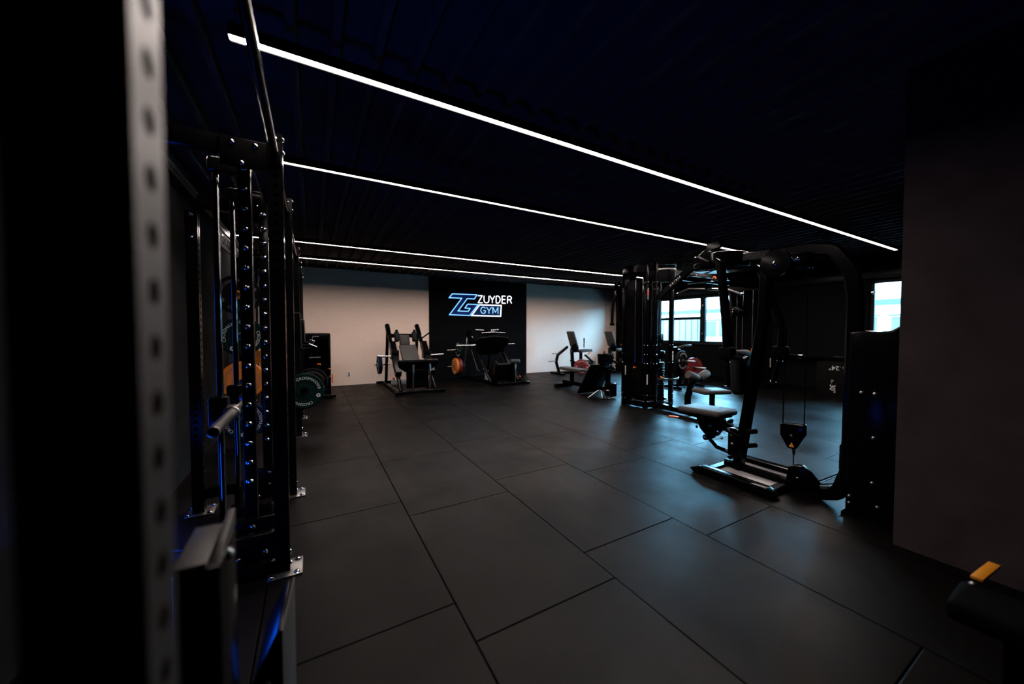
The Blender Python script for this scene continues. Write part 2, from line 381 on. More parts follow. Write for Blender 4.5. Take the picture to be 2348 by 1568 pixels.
def letter(ch, x0, x1, y0, y1, m, r):           # x0..x1 wide, y1 baseline, y0 cap line
    b = MB(); wd = max(p[0] for st in GL[ch] for p in st)
    for st in GL[ch]: b.tube(fillet([sg(x0 + p[0] / wd * (x1 - x0), y1 + (y0 - y1) * p[1] + p[0] / wd * (x1 - x0) * .035) for p in st], .05 if ch in 'UDRG' else .001, 3), r, 8)
    b.build('letter', m, sn)
for ch, a, c in (('Z', 607, 665), ('U', 677, 742), ('Y', 748, 812), ('D', 822, 878), ('E', 893, 942), ('R', 958, 1014)): letter(ch, a + 2, c - 5, 302 + (a - 607) * .02, 386 + (a - 607) * .02, NEW, .0125)
for ch, a, c in (('G', 637, 700), ('Y', 706, 772), ('M', 782, 850)): letter(ch, a + 2, c - 4, 438 + (a - 637) * .02, 514 + (a - 637) * .02, NEC, .0100)

# ------------------------------------------------------------------ power racks and smith machine along the left
A = .07; UP = -.122                              # post section, outer face of the front uprights
def holed(u0, v0, z0, z1, deep=False):
    b = MB(); bm = b.bm; pit = .05; n = int((z1 - z0) / pit); hr = .0125
    faces = [(V3((u0, v0, 0)), V3((1, 0, 0)), V3((0, 1, 0))), (V3((u0 + A, v0, 0)), V3((0, 1, 0)), V3((-1, 0, 0))),
             (V3((u0 + A, v0 + A, 0)), V3((-1, 0, 0)), V3((0, -1, 0))), (V3((u0, v0 + A, 0)), V3((0, -1, 0)), V3((1, 0, 0)))]
    for o, d, nin in faces:
        for k in range(n):
            za = z0 + k * pit; per = []
            for a, c, e, g in ((0, 0, 1, 0), (1, 0, 1, 1), (1, 1, 0, 1), (0, 1, 0, 0)):
                for i in range(4): per.append((a + (e - a) * i / 4, c + (g - c) * i / 4))
            ou, inn, de = [], [], []
            for x, y in per:
                q = V3(((x - .5) * A, (y - .5) * pit)) if False else ((x - .5) * A, (y - .5) * pit)
                l = math.hypot(*q); ou.append(bm.verts.new(o + d * (x * A) + V3((0, 0, za + y * pit))))
                c = o + d * (A / 2 + q[0] / l * hr) + V3((0, 0, za + pit / 2 + q[1] / l * hr)); inn.append(bm.verts.new(c))
                if deep: de.append(bm.verts.new(c + nin * .004))
            for i in range(16):
                j = (i + 1) % 16; bm.faces.new((ou[i], ou[j], inn[j], inn[i]))
                if deep: bm.faces.new((inn[i], inn[j], de[j], de[i]))
    bmesh.ops.remove_doubles(bm, verts=bm.verts[:], dist=.0004)
    zt = z0 + n * pit
    b.box((u0, v0, zt), (u0 + A, v0 + A, zt + .004)); return b

def bolt(b, p, d, r=.011): b.bolts.append((p, d, r))
def foot(post, u0, v0):
    f = MB().box((u0 - .035, v0 - .05, 0), (u0 + A + .06, v0 + A + .05, .010), .002).build('foot_plate', STL, post)
    g = MB()
    for x in (u0 - .018, u0 + A + .035):
        for y in (v0 - .028, v0 + A + .028): bolt(g, (x, y, .010), (0, 0, 1), .014)
    g.build('anchor_bolts', CHR, post)
def upright(parent, u0, v0, zt, deep=False, plate=True, bolts=()):
    p = holed(u0, v0, .01, zt, deep).build('upright', RACKN if deep else RACK, parent, fix=True)
    foot(p, u0, v0)
    MB().box((u0 + .005, v0 + .005, .012), (u0 + A - .005, v0 + A - .005, zt - .02)).build('hole_blocker', RUB, p)  # added dark core, keeps light out so the holes look dark
    if bolts:
        g = MB()
        for x, d in bolts: bolt(g, x, d, .012)
        g.build('bolts', CHR, p)
    return p
UF = UP - A; URR = -.78                          # front and rear rows
VP = [.402, 2.325, 3.40, 5.30, 6.38]
rk = thing('power_rack', 'black steel power rack filling the left foreground, its perforated near upright blurred', 'rack', (-.45, .4, 0), group='rack rig along the left wall')
ZR = 2.42
def tb(v, zs=(2.40, 2.33, .10, .035)):          # bolt heads at the head and foot of a front upright
    l = []
    for z in zs: l.append(((UP, v + .035, z), (1, 0, 0)))
    for z in (2.385, 2.31): l.append(((UF + .035, v, z), (0, -1, 0)))
    return l
upright(rk, UF, VP[0], ZR, True); upright(rk, URR, VP[0], ZR)
upright(rk, UF, VP[1], ZR, False, True, tb(VP[1])); upright(rk, URR, VP[1], ZR)
b = MB(); b.tube([(-.157, VP[0] + A, 2.30), (-.157, VP[1], 2.30)], .019, 14); pb = b.build('pull_up_bar', RACK, rk)
MB().box((-.185, VP[1] - .012, 2.24), (-.128, VP[1], 2.36), .003).build('flange', RACK, pb)
def crossmember(parent, v, z0, z1, bolts=True):
    c = MB().box((URR + A, v + .005, z0), (UF, v + .065, z1), .003).build('crossmember', RACK, parent)
    g = MB().box((UF - .20, v - .004, z0 - .07), (UF, v + .005, z1 - .004), .003); g.build('gusset_plate', RACK, c)
    if bolts:
        g = MB()
        for x, z in ((UF - .05, z1 - .03), (UF - .15, z1 - .03), (UF - .11, z0 - .045)): bolt(g, (x, v - .004, z), (0, -1, 0), .012)
        g.build('bolts', CHR, c)
for v in VP[:2]: crossmember(rk, v, 2.265, 2.35)
for z0, z1 in ((.165, .245), (.01, .075)): MB().box((URR + A, VP[1] + .01, z0), (UF, VP[1] + .06, z1), .003).build('floor_crossmember', RACK, rk)
# rear top rails run along the wall side, perforated
def rail(parent, v0, v1, z=2.33):
    b = MB(); n = int((v1 - v0) / .05); x = URR + A; h = .07; bm = b.bm
    b.box((x - A, v0, z - .035), (x - .004, v1, z + .035)); 
    for k in range(n):
        ya = v0 + k * .05; ou, inn = [], []
        for a, c, e, g in ((0, 0, 1, 0), (1, 0, 1, 1), (1, 1, 0, 1), (0, 1, 0, 0)):
            for i in range(3):
                X, Y = a + (e - a) * i / 3, c + (g - c) * i / 3; q = ((X - .5) * .05, (Y - .5) * h); l = math.hypot(*q)
                ou.append(bm.verts.new((x, ya + X * .05, z - .035 + Y * h))); inn.append(bm.verts.new((x, ya + .025 + q[0] / l * .010, z + q[1] / l * .010)))
        for i in range(12): j = (i + 1) % 12; bm.faces.new((ou[i], ou[j], inn[j], inn[i]))
    return b.build('top_rail', NPL if False else RACK, parent)
rail(rk, VP[0] + A, VP[1])
# storage pin and dip arm low on the near upright
dp = thing('rack_stub_post', 'dark blurred stub post with a grey top plate beside the near rack upright', 'rack attachment', (-.2, .95, 0))
MB().box((-.234, .89, 0), (-.164, 1.06, .885), .004).build('stub', RACK, dp)
MB().box((-.238, .888, .885), (-.185, 1.06, .899), .003).build('top_plate', NPL, dp)
b = MB(); b.prism([(-.180, .90, .885), (-.180, 1.07, .885), (-.180, 1.07, .925), (-.180, .95, .905)], (.014, 0, 0), .002); b.build('hook_rim', NPL, dp)
b = MB(); bolt(b, (-.163, .96, .87), (1, -.5, 0), .012); bolt(b, (-.163, .93, .56), (1, -.5, 0), .012); b.build('bolts', STL, dp)
gp = thing('rack_foot_bracket', 'grey and blue lit wedge bracket at the bottom edge, right of the near rack', 'rack attachment', (-.1, 1.3, 0))
b = MB(); b.prism([(-.160, 1.22, 0), (-.088, 1.22, 0), (-.088, 1.22, .475), (-.100, 1.22, .475), (-.160, 1.22, .35)], (.012, .24, 0), .004); b.build('wedge', RACK, gp)
b = MB(); b.prism([(-.086, 1.22, 0), (-.064, 1.47, 0), (-.064, 1.47, .475), (-.086, 1.22, .475)], (-.004, 0, 0), .001); b.build('side_plate', NPL, gp)
b = MB(); bolt(b, (-.13, 1.219, .33), (0, -1, 0), .012); b.build('bolts', STL, gp)

sm = thing('smith_machine', 'black smith machine with rows of chrome catch pegs behind the near rack', 'smith machine', (-.4, 2.9, 0), group='rack rig along the left wall')
peg_me = None
for v in (2.44, 3.33):
    po = MB().box((-.338, v, .12), (-.278, v + .055, 2.33), .004).build('peg_post', RACK, sm)
    for k in range(17):
        z = 2.235 - k * .1075
        if peg_me is None:
            b = MB(); b.dome((0, 0, 0), (0, -1, 0), .0165, .019, 16); b.lathe([(.0225, 0), (.0225, -.006)], (0, 0, 0), (0, 1, 0), 16); pg = b.build('catch_peg', CHR, None); peg_me = pg.data; pg.parent = po
        else:
            pg = bpy.data.objects.new('catch_peg', peg_me); C.objects.link(pg); pg.parent = po
        pg.location = V3((-.308, v - .001, z)) - OFF[sm.name]
    b = MB(); b.box((-.40, v - .012, .02), (-.20, v, .30), .003); b.prism([(-.278, v - .01, .30), (-.19, v - .01, .14), (-.278, v - .01, .14)], (0, .008, 0)); b.build('base_gusset', RACK, po)
    b = MB()
    for x, z in ((-.30, .255), (-.30, .165), (-.245, .10), (-.37, .085)): bolt(b, (x, v - .012, z), (0, -1, 0), .012)
    b.build('bolts', CHR, po)
for v in (2.65, 3.16):
    rd = MB().cyl((-.468, v, .22), (-.468, v, 2.28), .0165, 20).build('guide_rod', ROD, sm)
    MB().cyl((-.468, v, .09), (-.468, v, .24), .026, 16).build('rubber_bumper', RUB, rd)
    MB().box((-.50, v - .05, 2.26), (-.29, v + .03, 2.34), .02).build('rod_bracket', RACK, rd)
    MB().box((-.52, v - .05, .03), (-.27, v + .05, .10), .004).build('rod_foot', RACK, rd)
sb = thing('smith_bar', 'steel bar sliding on the smith machine rods, its thick sleeve end pointing at the camera', 'barbell', (-.4, 2.6, .885))
for v in (2.65, 3.16): MB().box((-.52, v - .045, .80), (-.43, v + .045, .97), .012).build('carriage', BLK, sb)
b = MB(); b.cyl((-.40, 2.10, .885), (-.40, 2.55, .885), .0265, 24); b.build('bar_sleeve', STL, sb, label='brushed steel sleeve')
b = MB(); b.cyl((-.40, 2.097, .885), (-.40, 2.1005, .885), .0215, 24); b.build('sleeve_cap', RUB, sb)
b = MB(); b.cyl((-.40, 2.55, .885), (-.40, 2.58, .885), .036, 24); b.cyl((-.40, 2.58, .885), (-.40, 3.36, .885), .015, 16); b.box((-.45, 2.6, .86), (-.38, 2.7, .91), .006); b.box((-.45, 3.11, .86), (-.38, 3.21, .91), .006); b.build('lifting_bar', STL, sb)

rk2 = thing('power_rack', 'black power rack behind the smith machine, hung with weight plates and a grey name board', 'rack', (-.45, 3.4, 0), group='rack rig along the left wall')
upright(rk2, UF, VP[2], ZR, False, True, tb(VP[2])); upright(rk2, URR, VP[2], 2.24, bolts=[((URR + .035, VP[2], z), (0, -1, 0)) for z in (2.19, 2.03)])
upright(rk2, UF, VP[3], ZR, False, True, tb(VP[3])); upright(rk2, URR, VP[3], 2.24)
b = MB(); b.tube([(-.157, VP[2] + A, 2.30), (-.157, VP[3], 2.30)], .019, 12); b.build('pull_up_bar', RACK, rk2)
b = MB(); b.tube([(-.157, VP[1] + A, 2.30), (-.157, VP[2], 2.30)], .019, 12); b.build('pull_up_bar', RACK, sm)
for v in VP[2:4]: crossmember(rk2, v, 2.255, 2.34)
rail(sm, VP[1] + A, VP[2], 2.33); rail(rk2, VP[2], VP[3], 2.33)
MB().box((URR + A, VP[2] + .01, .10), (UF, VP[2] + .06, .18), .003).build('floor_crossmember', RACK, rk2)
MB().box((URR + A, VP[3] + .01, .10), (UF, VP[3] + .06, .18), .003).build('floor_crossmember', RACK, rk2)
b = MB(); b.prism([(-.702, 4.02, 2.255), (-.702, 5.22, 2.255), (-.702, 4.76, 2.115), (-.702, 4.02, 2.115)], (.012, 0, 0), .002); nb = b.build('name_board', NPL, rk2, label='grey name board with black capitals')
b = MB(); b.mesh(text_mesh('CROSSMAXX', .125), basis((-.6885, 4.46, 2.185), (0, 1, 0), (0, 0, 1))); b.build('lettering', BLK, nb)
rk3 = thing('storage_rack', 'last black uprights of the rack row, with a stored plate beside the back wall', 'rack', (-.45, 6.4, 0), group='rack rig along the left wall')
upright(rk3, UF, VP[4], ZR, False, True, tb(VP[4])); upright(rk3, URR, VP[4], 2.24)
upright(rk3, UF, 7.55, ZR, False, True, tb(7.55)); upright(rk3, URR, 7.55, 2.24)
crossmember(rk3, VP[4], 2.255, 2.34); crossmember(rk3, 7.55, 2.255, 2.34)
b = MB(); b.tube([(-.157, VP[4] + A, 2.30), (-.157, 7.55, 2.30)], .019, 10); b.build('pull_up_bar', RACK, rk3)
# j-cups on the +u side of two uprights
def jcup(v, label):
    t = thing('j_cup', label, 'rack hook', (UP, v, 1.36), group='hooks on the rack uprights')
    b = MB(); b.rtube(fillet([(UP + .004, v + .005, 1.50), (UP + .048, v + .005, 1.50), (UP + .052, v + .005, 1.22), (UP + .125, v + .005, 1.215), (UP + .130, v + .005, 1.26)], .02, 4), .075, .009, (1, 0, 0), .002) if False else \
        b.sweep(fillet([(UP + .006, v - .01, 1.50), (UP + .045, v - .01, 1.50), (UP + .052, v - .01, 1.21), (UP + .13, v - .01, 1.215), (UP + .135, v - .01, 1.27)], .018, 4), [(-.005, -.005), (.005, -.005), (.005, .005), (-.005, .005)])
    b.build('hook_rim', STL, t)
    MB().box((UP + .004, v - .006, 1.235), (UP + .046, v + .075, 1.495), .003).build('back_plate', RACK, t)
    b = MB(); b.box((UP + .046, v - .006, 1.222), (UP + .128, v + .075, 1.238), .003); b.build('cup_liner', RUB, t)
    b = MB(); b.cyl((UP + .10, v - .02, 1.245), (UP + .16, v - .02, 1.215), .012, 10); b.build('pin', CHR, t)
jcup(VP[2], 'black j-hook on the second front upright, the larger of the two hooks')
jcup(VP[3], 'black j-hook on the third front upright, smaller and farther away')

# ------------------------------------------------------------------ weight plates
def emblem(r0, a):
    b = MB(); cx, cy = r0 * math.sin(a), r0 * math.cos(a); n = 24
    pts = [(cx + .024 * (1 + .22 * math.cos(7 * t)) * math.cos(t), -.0005, cy + .024 * (1 + .22 * math.cos(7 * t)) * math.sin(t)) for t in [2 * math.pi * k / n for k in range(n)]]
    ip = [(cx + .009 * math.cos(t), -.0005, cy + .011 * math.sin(t)) for t in [2 * math.pi * k / n for k in range(n)]]
    o = [b.bm.verts.new(p) for p in pts]; i_ = [b.bm.verts.new(p) for p in ip]
    for k in range(n): b.bm.faces.new((o[k], o[(k + 1) % n], i_[(k + 1) % n], i_[k]))
    return b
def arc_text(b, t, size, rad, a0, y):
    me = text_mesh(t, size)
    q = bmesh.new(); q.from_mesh(me)
    for v in q.verts:
        a = a0 + v.co.x / rad; r = rad + v.co.y; v.co = V3((r * math.sin(a), y - v.co.z, r * math.cos(a)))
    m2 = bpy.data.meshes.new('t'); q.to_mesh(m2); q.free(); b.bm.from_mesh(m2); bpy.data.meshes.remove(m2)
def plate(label, m, kg, th, loc, rot, hubm=None, prt=None, tilt=0, rad=.225):
    t = thing('weight_plate', label, 'weight plate', (0, 0, 0), group='bumper plates')
    h = th / 2; r = rad
    MB().lathe([(.026, -h), (.085, -h), (.088, -h + .004), (.125, -h + .004), (.13, -h), (r - .012, -h), (r, -h + .012), (r, h - .012), (r - .012, h), (.13, h), (.125, h - .004), (.088, h - .004), (.085, h), (.026, h), (.026, -h)], (0, 0, 0), (0, 1, 0), 48).build('bumper_disc', m, t)
    MB().lathe([(.0255, -h - .001), (.05, -h - .001), (.05, -h + .006), (.0255, -h + .006), (.0255, h + .001), (.05, h + .001), (.05, h - .006)], (0, 0, 0), (0, 1, 0), 28).build('hub', hubm or STL, t)
    b = MB(); y = -h - .0006
    for a in (0, math.pi):
        arc_text(b, 'CROSSMAXX', .048, .165, a, y); arc_text(b, kg, .05, .165, a + .98, y)
    for a in (math.pi / 2 + .08, -math.pi / 2 + .08):
        e = emblem(.165, a); me = bpy.data.meshes.new('t'); e.bm.to_mesh(me); e.bm.free(); b.mesh(me, Matrix.Translation((0, y, 0))); bpy.data.meshes.remove(me)
    b.build('lettering', prt or PRT, t, fix=False)
    t.location = loc; t.rotation_euler = rot
    if tilt: t.rotation_euler = (Matrix.Rotation(rot[2], 4, 'Z') @ Matrix.Rotation(tilt, 4, 'Y')).to_euler()
    return t
def horn(parent, a, b_, r=.0245):
    MB().cyl(a, b_, r, 18).build('plate_horn', CHR, parent)
yp = VP[3] - .075
for z, u in ((1.775, -.735), (1.29, -.712), (.77, -.712), (.30, -.705)): horn(rk2, (u, VP[3], z), (u, VP[3] - .17, z))
plate('black bumper plate with orange centre ring, top of the plates stored behind the peg post', DRK, '15', .07, (-.735, yp, 1.775), (0, 0, 0), ORG, PRTD, -.5)
plate('dark green bumper plate stored just above the orange one behind the peg post', GRN, '10', .06, (-.712, yp, 1.29), (0, 0, 0), None, PRT, -1.1)
plate('orange bumper plate stored between green and dark plates behind the peg post', ORG, '15', .07, (-.712, yp, .77), (0, 0, 0), ORG, PRTD, -1.2)
plate('dark bumper plate lowest of the plates stored behind the peg post', BLU, '20', .08, (-.705, yp, .30), (0, 0, 0), None, PRT, -1.6)
horn(rk3, (-.72, VP[4], .80), (-.72, VP[4] - .17, .80)); horn(rk3, (-.72, VP[4], .33), (-.72, VP[4] - .17, .33))
plate('second orange bumper plate, half hidden one upright farther back', ORG, '15', .07, (-.66, VP[4] - .075, .86), (0, 0, 0), ORG, PRTD, .4)
horn(rk2, (-.085, VP[3], .593), (-.085, VP[3] - .16, .593))
MB().box((-.17, VP[3] - .006, .55), (-.05, VP[3], .64), .003).build('horn_bracket', RACK, rk2)
plate('dark green bumper plate hanging in front on the third upright, lettering fully readable', GRN, '10', .06, (-.085, VP[3] - .07, .593), (0, 0, 0), CHR, PRT, .30)
horn(rk3, (.0, VP[4], .555), (.0, VP[4] - .15, .555)); MB().box((-.15, VP[4] - .006, .51), (.04, VP[4], .60), .003).build('horn_bracket', RACK, rk3)
plate('black bumper plate half hidden behind the hanging green one', DRK, '5', .05, (.0, VP[4] - .06, .555), (0, 0, 0), CHR, PRTD, .35)

# ------------------------------------------------------------------ pec fly machine (right)
pf = thing('pec_fly_machine', 'black pec fly machine with arched frame, grey seat and hanging arms', 'gym machine', (3.55, 1.6, 0))
PU = 3.55
def P(v, z, u=PU): return V3((u, v, z))
b = MB(); b.rtube(fillet([P(2.02, .045), P(1.54, .045), P(1.33, .03), P(1.15, .09), P(1.09, .30), P(1.083, 1.60), P(1.11, 1.80), P(1.22, 1.985), P(1.40, 2.022), P(1.66, 2.005)], .10, 4), .10, .05, (1, 0, 0), .014); b.build('arch_frame', BLK, pf)
b = MB(); b.rtube(fillet([P(1.90, .04), P(1.70, 1.47), P(1.685, 2.0)], .12, 5), .075, .10, (1, 0, 0), .012); up_ = b.build('upright', BLK, pf)
for z in (.42, .29): b = MB(); b.cyl(P(1.80, z, PU - .05), P(1.77, z, PU + .05), .022, 12); b.build('stop_knob', RUB, up_)
for s, nm in ((-1, 'foot_rail'), (1, 'foot_rail')):
    uu = PU + s * .31; b = MB()
    b.prism([(uu - .05, 2.16, .03), (uu - .05, 2.06, .075), (uu - .05, 1.5, .075), (uu - .05, 1.42, .03), (uu - .05, 1.46, .0), (uu - .05, 2.12, .0)], (.10, 0, 0), .008); b.build(nm, BLK, pf)
MB().box((PU - .26, 1.50, .015), (PU + .26, 2.06, .032), .003).build('foot_plate', PLATF, pf, label='pale metal step plate between the rails')
for v in (1.50, 2.02): b = MB(); b.rtube([P(v, .03, PU - .32), P(v, .03, PU + .32)], .07, .05); b.build('cross_tube', BLK, pf)
def pad(b, c, l, wv, th, bev=.03, rz=0, rx=0, ry=0):
    M = Matrix.Rotation(rz, 3, 'Z') @ Matrix.Rotation(ry, 3, 'Y') @ Matrix.Rotation(rx, 3, 'X')
    b.obox(c, M @ V3((l, 0, 0)), M @ V3((0, wv, 0)), M @ V3((0, 0, th)), bev, 4); return b
b = MB(); pad(b, P(2.22, .535), .33, .46, .065, .03, 0, R(-2)); st = b.build('seat', PADL, pf, label='grey padded seat')
MB().box((PU - .13, 2.03, .488), (PU + .13, 2.38, .502), .003).build('seat_pan', BLK, st)
b = MB(); b.prism([P(2.33, .49, PU - .035), P(2.08, .49, PU - .035), P(2.04, .40, PU - .035), P(2.10, .30, PU - .035), P(2.19, .27, PU - .035), P(2.27, .34, PU - .035)], (.07, 0, 0), .006); b.build('seat_bracket', GLS, pf)
b = MB()
b.rtube(fillet([P(2.16, .27, PU - .05), P(2.08, .20, PU - .05), P(1.94, .185, PU - .05), P(1.88, .20, PU - .05)], .04), .025, .035); b.rtube([P(2.10, .44, PU - .05), P(1.86, .35, PU - .05)], .025, .04); b.rtube([P(2.10, .44, PU + .05), P(1.86, .35, PU + .05)], .025, .04)
b.cyl(P(2.19, .27, PU - .07), P(2.19, .27, PU + .07), .028, 14); b.box((PU - .06, 1.85, .16), (PU + .06, 1.97, .42), .01); b.build('seat_linkage', GLS, pf)
b = MB()
for v, z in ((2.28, .36), (2.19, .27), (2.14, .40), (2.06, .36), (1.97, .20), (1.93, .36), (1.92, .28), (2.02, .31), (1.95, .40)): bolt(b, P(v, z, PU - .07), (-1, 0, 0), .012)
b.build('bolts', CHR, pf)
b = MB(); b.cyl(P(2.28, .475, PU - .10), P(2.36, .468, PU - .24), .006, 8); lv = b.build('seat_lever', CHR, pf)
b = MB(); pad(b, P(2.39, .466, PU - .29), .10, .030, .018, .008, R(118)); b.build('lever_grip', ORP, lv, label='orange lever grip')
b = MB(); pad(b, P(1.885, .965), .26, .10, .42, .045, 0, R(-4)); bpd = b.build('chest_pad', PAD, pf)
b = MB(); b.box((PU - .03, 1.76, .90), (PU + .03, 1.86, 1.03), .01); b.cyl(P(1.80, 1.12, PU + .10), P(1.80, 1.15, PU + .10), .016, 12); b.build('pad_bracket', BLK, bpd)
b = MB(); b.cyl(P(1.80, 1.15, PU + .02), P(1.80, 1.19, PU + .02), .014, 12); b.build('adjuster_knob', ORP, bpd, label='orange adjuster knob')
b = MB(); b.lathe([(0, 0), (.225, 0), (.242, .012), (.246, .03), (.246, .125), (.238, .14), (.22, .148), (.12, .153), (0, .155)], P(2.10, 1.955), (0, 0, 1), 48); b.build('pivot_housing', GLS, pf)
b = MB(); b.rtube([P(1.95, 2.04), P(1.64, 2.02)], .13, .08); b.build('head_beam', BLK, pf)
b = MB(); b.lathe([(0, 0), (.10, 0), (.115, .012), (.115, .04), (0, .045)], P(1.585, 1.93, PU - .05), (-1, 0, 0), 32); b.box((PU - .05, 1.36, 1.86), (PU + .05, 1.62, 2.0), .02); tp = b.build('pulley_housing', GLS, pf)
b = MB(); bolt(b, P(1.585, 1.93, PU - .095), (-1, 0, 0), .014); bolt(b, P(1.47, 1.955, PU - .05), (-1, 0, 0), .016); bolt(b, P(1.43, 1.95, PU - .05), (-1, 0, 0), .010); b.build('bolts', CHR, tp)
for s in (-1, 1):
    uu = PU + s * .34
    b = MB(); b.rtube(fillet([P(1.95, 1.99, uu), P(1.90, 1.95, uu), P(1.78 if s > 0 else 1.86, 1.60, uu), P(1.70 if s > 0 else 1.835, 1.36, uu), P(1.715 if s > 0 else 1.83, 1.15, uu)], .06, 4), .055, .075, (1, 0, 0), .012); ar = b.build('swing_arm', BLK, pf)
    v0 = 1.715 if s > 0 else 1.83
    b = MB(); b.box((uu - .05, v0 - .06, 1.10), (uu + .05, v0 + .06, 1.21), .02); b.build('arm_joint', RUB, ar)
    b = MB(); b.tube([P(v0 - .04, 1.12, uu), P(v0 - .15, 1.12, uu + .0)], .018, 12); b.build('side_grip', RUB, ar)
    b = MB(); b.cyl(P(v0 - .14, 1.12, uu), P(v0 - .175, 1.12, uu), .019, 14); b.build('grip_end', CHR, ar)
    b = MB(); b.cyl(P(v0, 1.10, uu), P(v0 + (.06 if s > 0 else -.005), .86, uu), .021, 14); b.build('hand_grip', RUB, ar)
    b = MB(); b.cyl(P(v0 + .005 * s, 1.075, uu), P(v0 + .008 * s, 1.06, uu), .026, 14); b.build('grip_collar', CHR, ar); b = MB(); b.cyl(P(v0 + (.058 if s > 0 else -.005), .87, uu), P(v0 + (.062 if s > 0 else -.005), .85, uu), .025, 14); b.build('grip_collar', CHR, ar)
b = MB()
b.prism([P(1.545, .56, PU - .03), P(1.372, .575, PU - .03), P(1.372, .485, PU - .03), P(1.43, .36, PU - .03), P(1.485, .355, PU - .03), P(1.545, .46, PU - .03)], (.06, 0, 0), .008); pk = b.build('pulley_block', GLS, pf)
b = MB(); bolt(b, P(1.455, .47, PU - .03), (-1, 0, 0), .012); b.build('bolts', CHR, pk); b = MB(); b.cyl(P(1.452, .355), P(1.452, .305), .012, 12); b.build('pulley_swivel', CHR, pk)
b = MB(); b.prism([P(1.475, .375, PU - .032), P(1.435, .375, PU - .032), P(1.455, .415, PU - .032)], (.002, 0, 0)); b.build('warning_label', YEL, pk)
for p, q in ((P(1.535, 1.90), P(1.535, .55)), (P(1.382, 1.90), P(1.382, .56)), (P(1.452, .31), P(1.452, .19)), (P(1.29, .13, PU + .02), P(1.11, .28, PU + .1)), (P(1.29, .11, PU), P(1.11, .19, PU))): b = MB(); b.cyl(p, q, .0045, 8); b.build('cable', RUB, pf)
b = MB(); b.prism([P(1.53, .03, PU - .04), P(1.49, .09, PU - .04), P(1.475, .20, PU - .04), P(1.44, .225, PU - .04), P(1.39, .23, PU - .04), P(1.335, .19, PU - .04), P(1.265, .11, PU - .04), P(1.34, .06, PU - .04)], (.08, 0, 0), .008); lp = b.build('low_pulley_cover', GLS, pf)
b = MB(); bolt(b, P(1.40, .13, PU - .04), (-1, 0, 0), .012); b.build('bolts', CHR, lp)
b = MB(); b.prism([(3.43, 1.075, .02), (3.43, 1.075, 1.34), (3.43, 1.0, 1.355), (3.43, .93, 1.345), (3.43, .86, 1.355), (3.43, .80, 1.40), (3.43, .78, .02)], (.42, 0, 0), .012); sh = b.build('weight_stack_shroud', BLK, pf)
b = MB()
for v, z in ((.93, .91), (1.0, .91), (.93, .60), (.93, .28), (1.05, .14), (1.05, .09), (.90, .12)): bolt(b, (3.43, v, z), (-1, 0, 0), .011)
b.build('bolts', STL, sh)
MB().box((3.41, .77, 0), (3.87, 1.09, .02), .004).build('stack_base', BLK, pf)
b = MB(); pad(b, P(1.13, .36, PU + .07), .05, .09, .22, .03); b.build('pin_housing', GLS, pf)

# ------------------------------------------------------------------ multi-station cable tower
tw = thing('cable_tower', 'tall black four sided cable tower with chrome guide rods in front of the windows', 'gym machine', (5.45, 4.55, 0))
def post(parent, u, v, z1, s=.07, name='post'): return MB().box((u - s / 2, v - s / 2, 0), (u + s / 2, v + s / 2, z1), .012, 3).build(name, BLK, parent)
for u, v, z in ((5.03, 4.74, 2.42), (5.10, 4.31, 2.54), (5.255, 4.24, 2.56), (5.71, 4.26, 2.42), (5.50, 5.02, 2.42), (5.78, 5.05, 2.42), (5.93, 4.70, 2.42)):
    po = post(tw, u, v, z); b = MB()
    for zz in (.12, .22, .78, .94, 1.10, 2.08, 2.2): bolt(b, (u, v - .035, zz), (0, -1, 0), .011); bolt(b, (u - .035, v, zz), (-1, 0, 0), .011)
    b.build('bolts', CHR, po)
for z in (.06, 2.36):
    b = MB(); P4 = [(5.03, 4.74), (5.10, 4.31), (5.255, 4.24), (5.71, 4.26), (5.93, 4.70), (5.78, 5.05), (5.50, 5.02)]
    for i in range(len(P4)): b.beam((*P4[i], z), (*P4[(i + 1) % len(P4)], z), .05, .09)
    b.build('ring_frame', BLK, tw)
def arc(p, q, bul, n=10):
    p, q = V3(p), V3(q); m = (q - p); nrm = V3((m.y, -m.x, 0)).normalized()
    return [p + m * (k / n) + nrm * bul * math.sin(math.pi * k / n) for k in range(n + 1)]
def guard(p, q, bul, z0, z1, name, m, th=.012):
    b = MB(); b.sweep(arc((*p, (z0 + z1) / 2), (*q, (z0 + z1) / 2), bul), [(-th / 2, -(z1 - z0) / 2), (th / 2, -(z1 - z0) / 2), (th / 2, (z1 - z0) / 2), (-th / 2, (z1 - z0) / 2)]); return b.build(name, m, tw)
c1, c2, cr, cl_ = (5.08, 4.29), (5.27, 4.22), (5.73, 4.22), (5.0, 4.76)
guard(c2, cr, .16, 2.42, 2.445, 'top_guard', STL); guard(c2, cr, .16, 2.20, 2.40, 'top_shroud', BLK); guard(c2, cr, .16, 2.50, 2.52, 'top_guard', BLK)
guard(cl_, c1, .14, 2.38, 2.50, 'top_shroud', BLK); guard(c2, cr, .10, .07, .11, 'foot_guard', BLK); guard(cl_, c1, .10, .07, .11, 'foot_guard', BLK)
guard(c2, (5.78, 4.15), .16, .50, .53, 'hand_rail', STL)
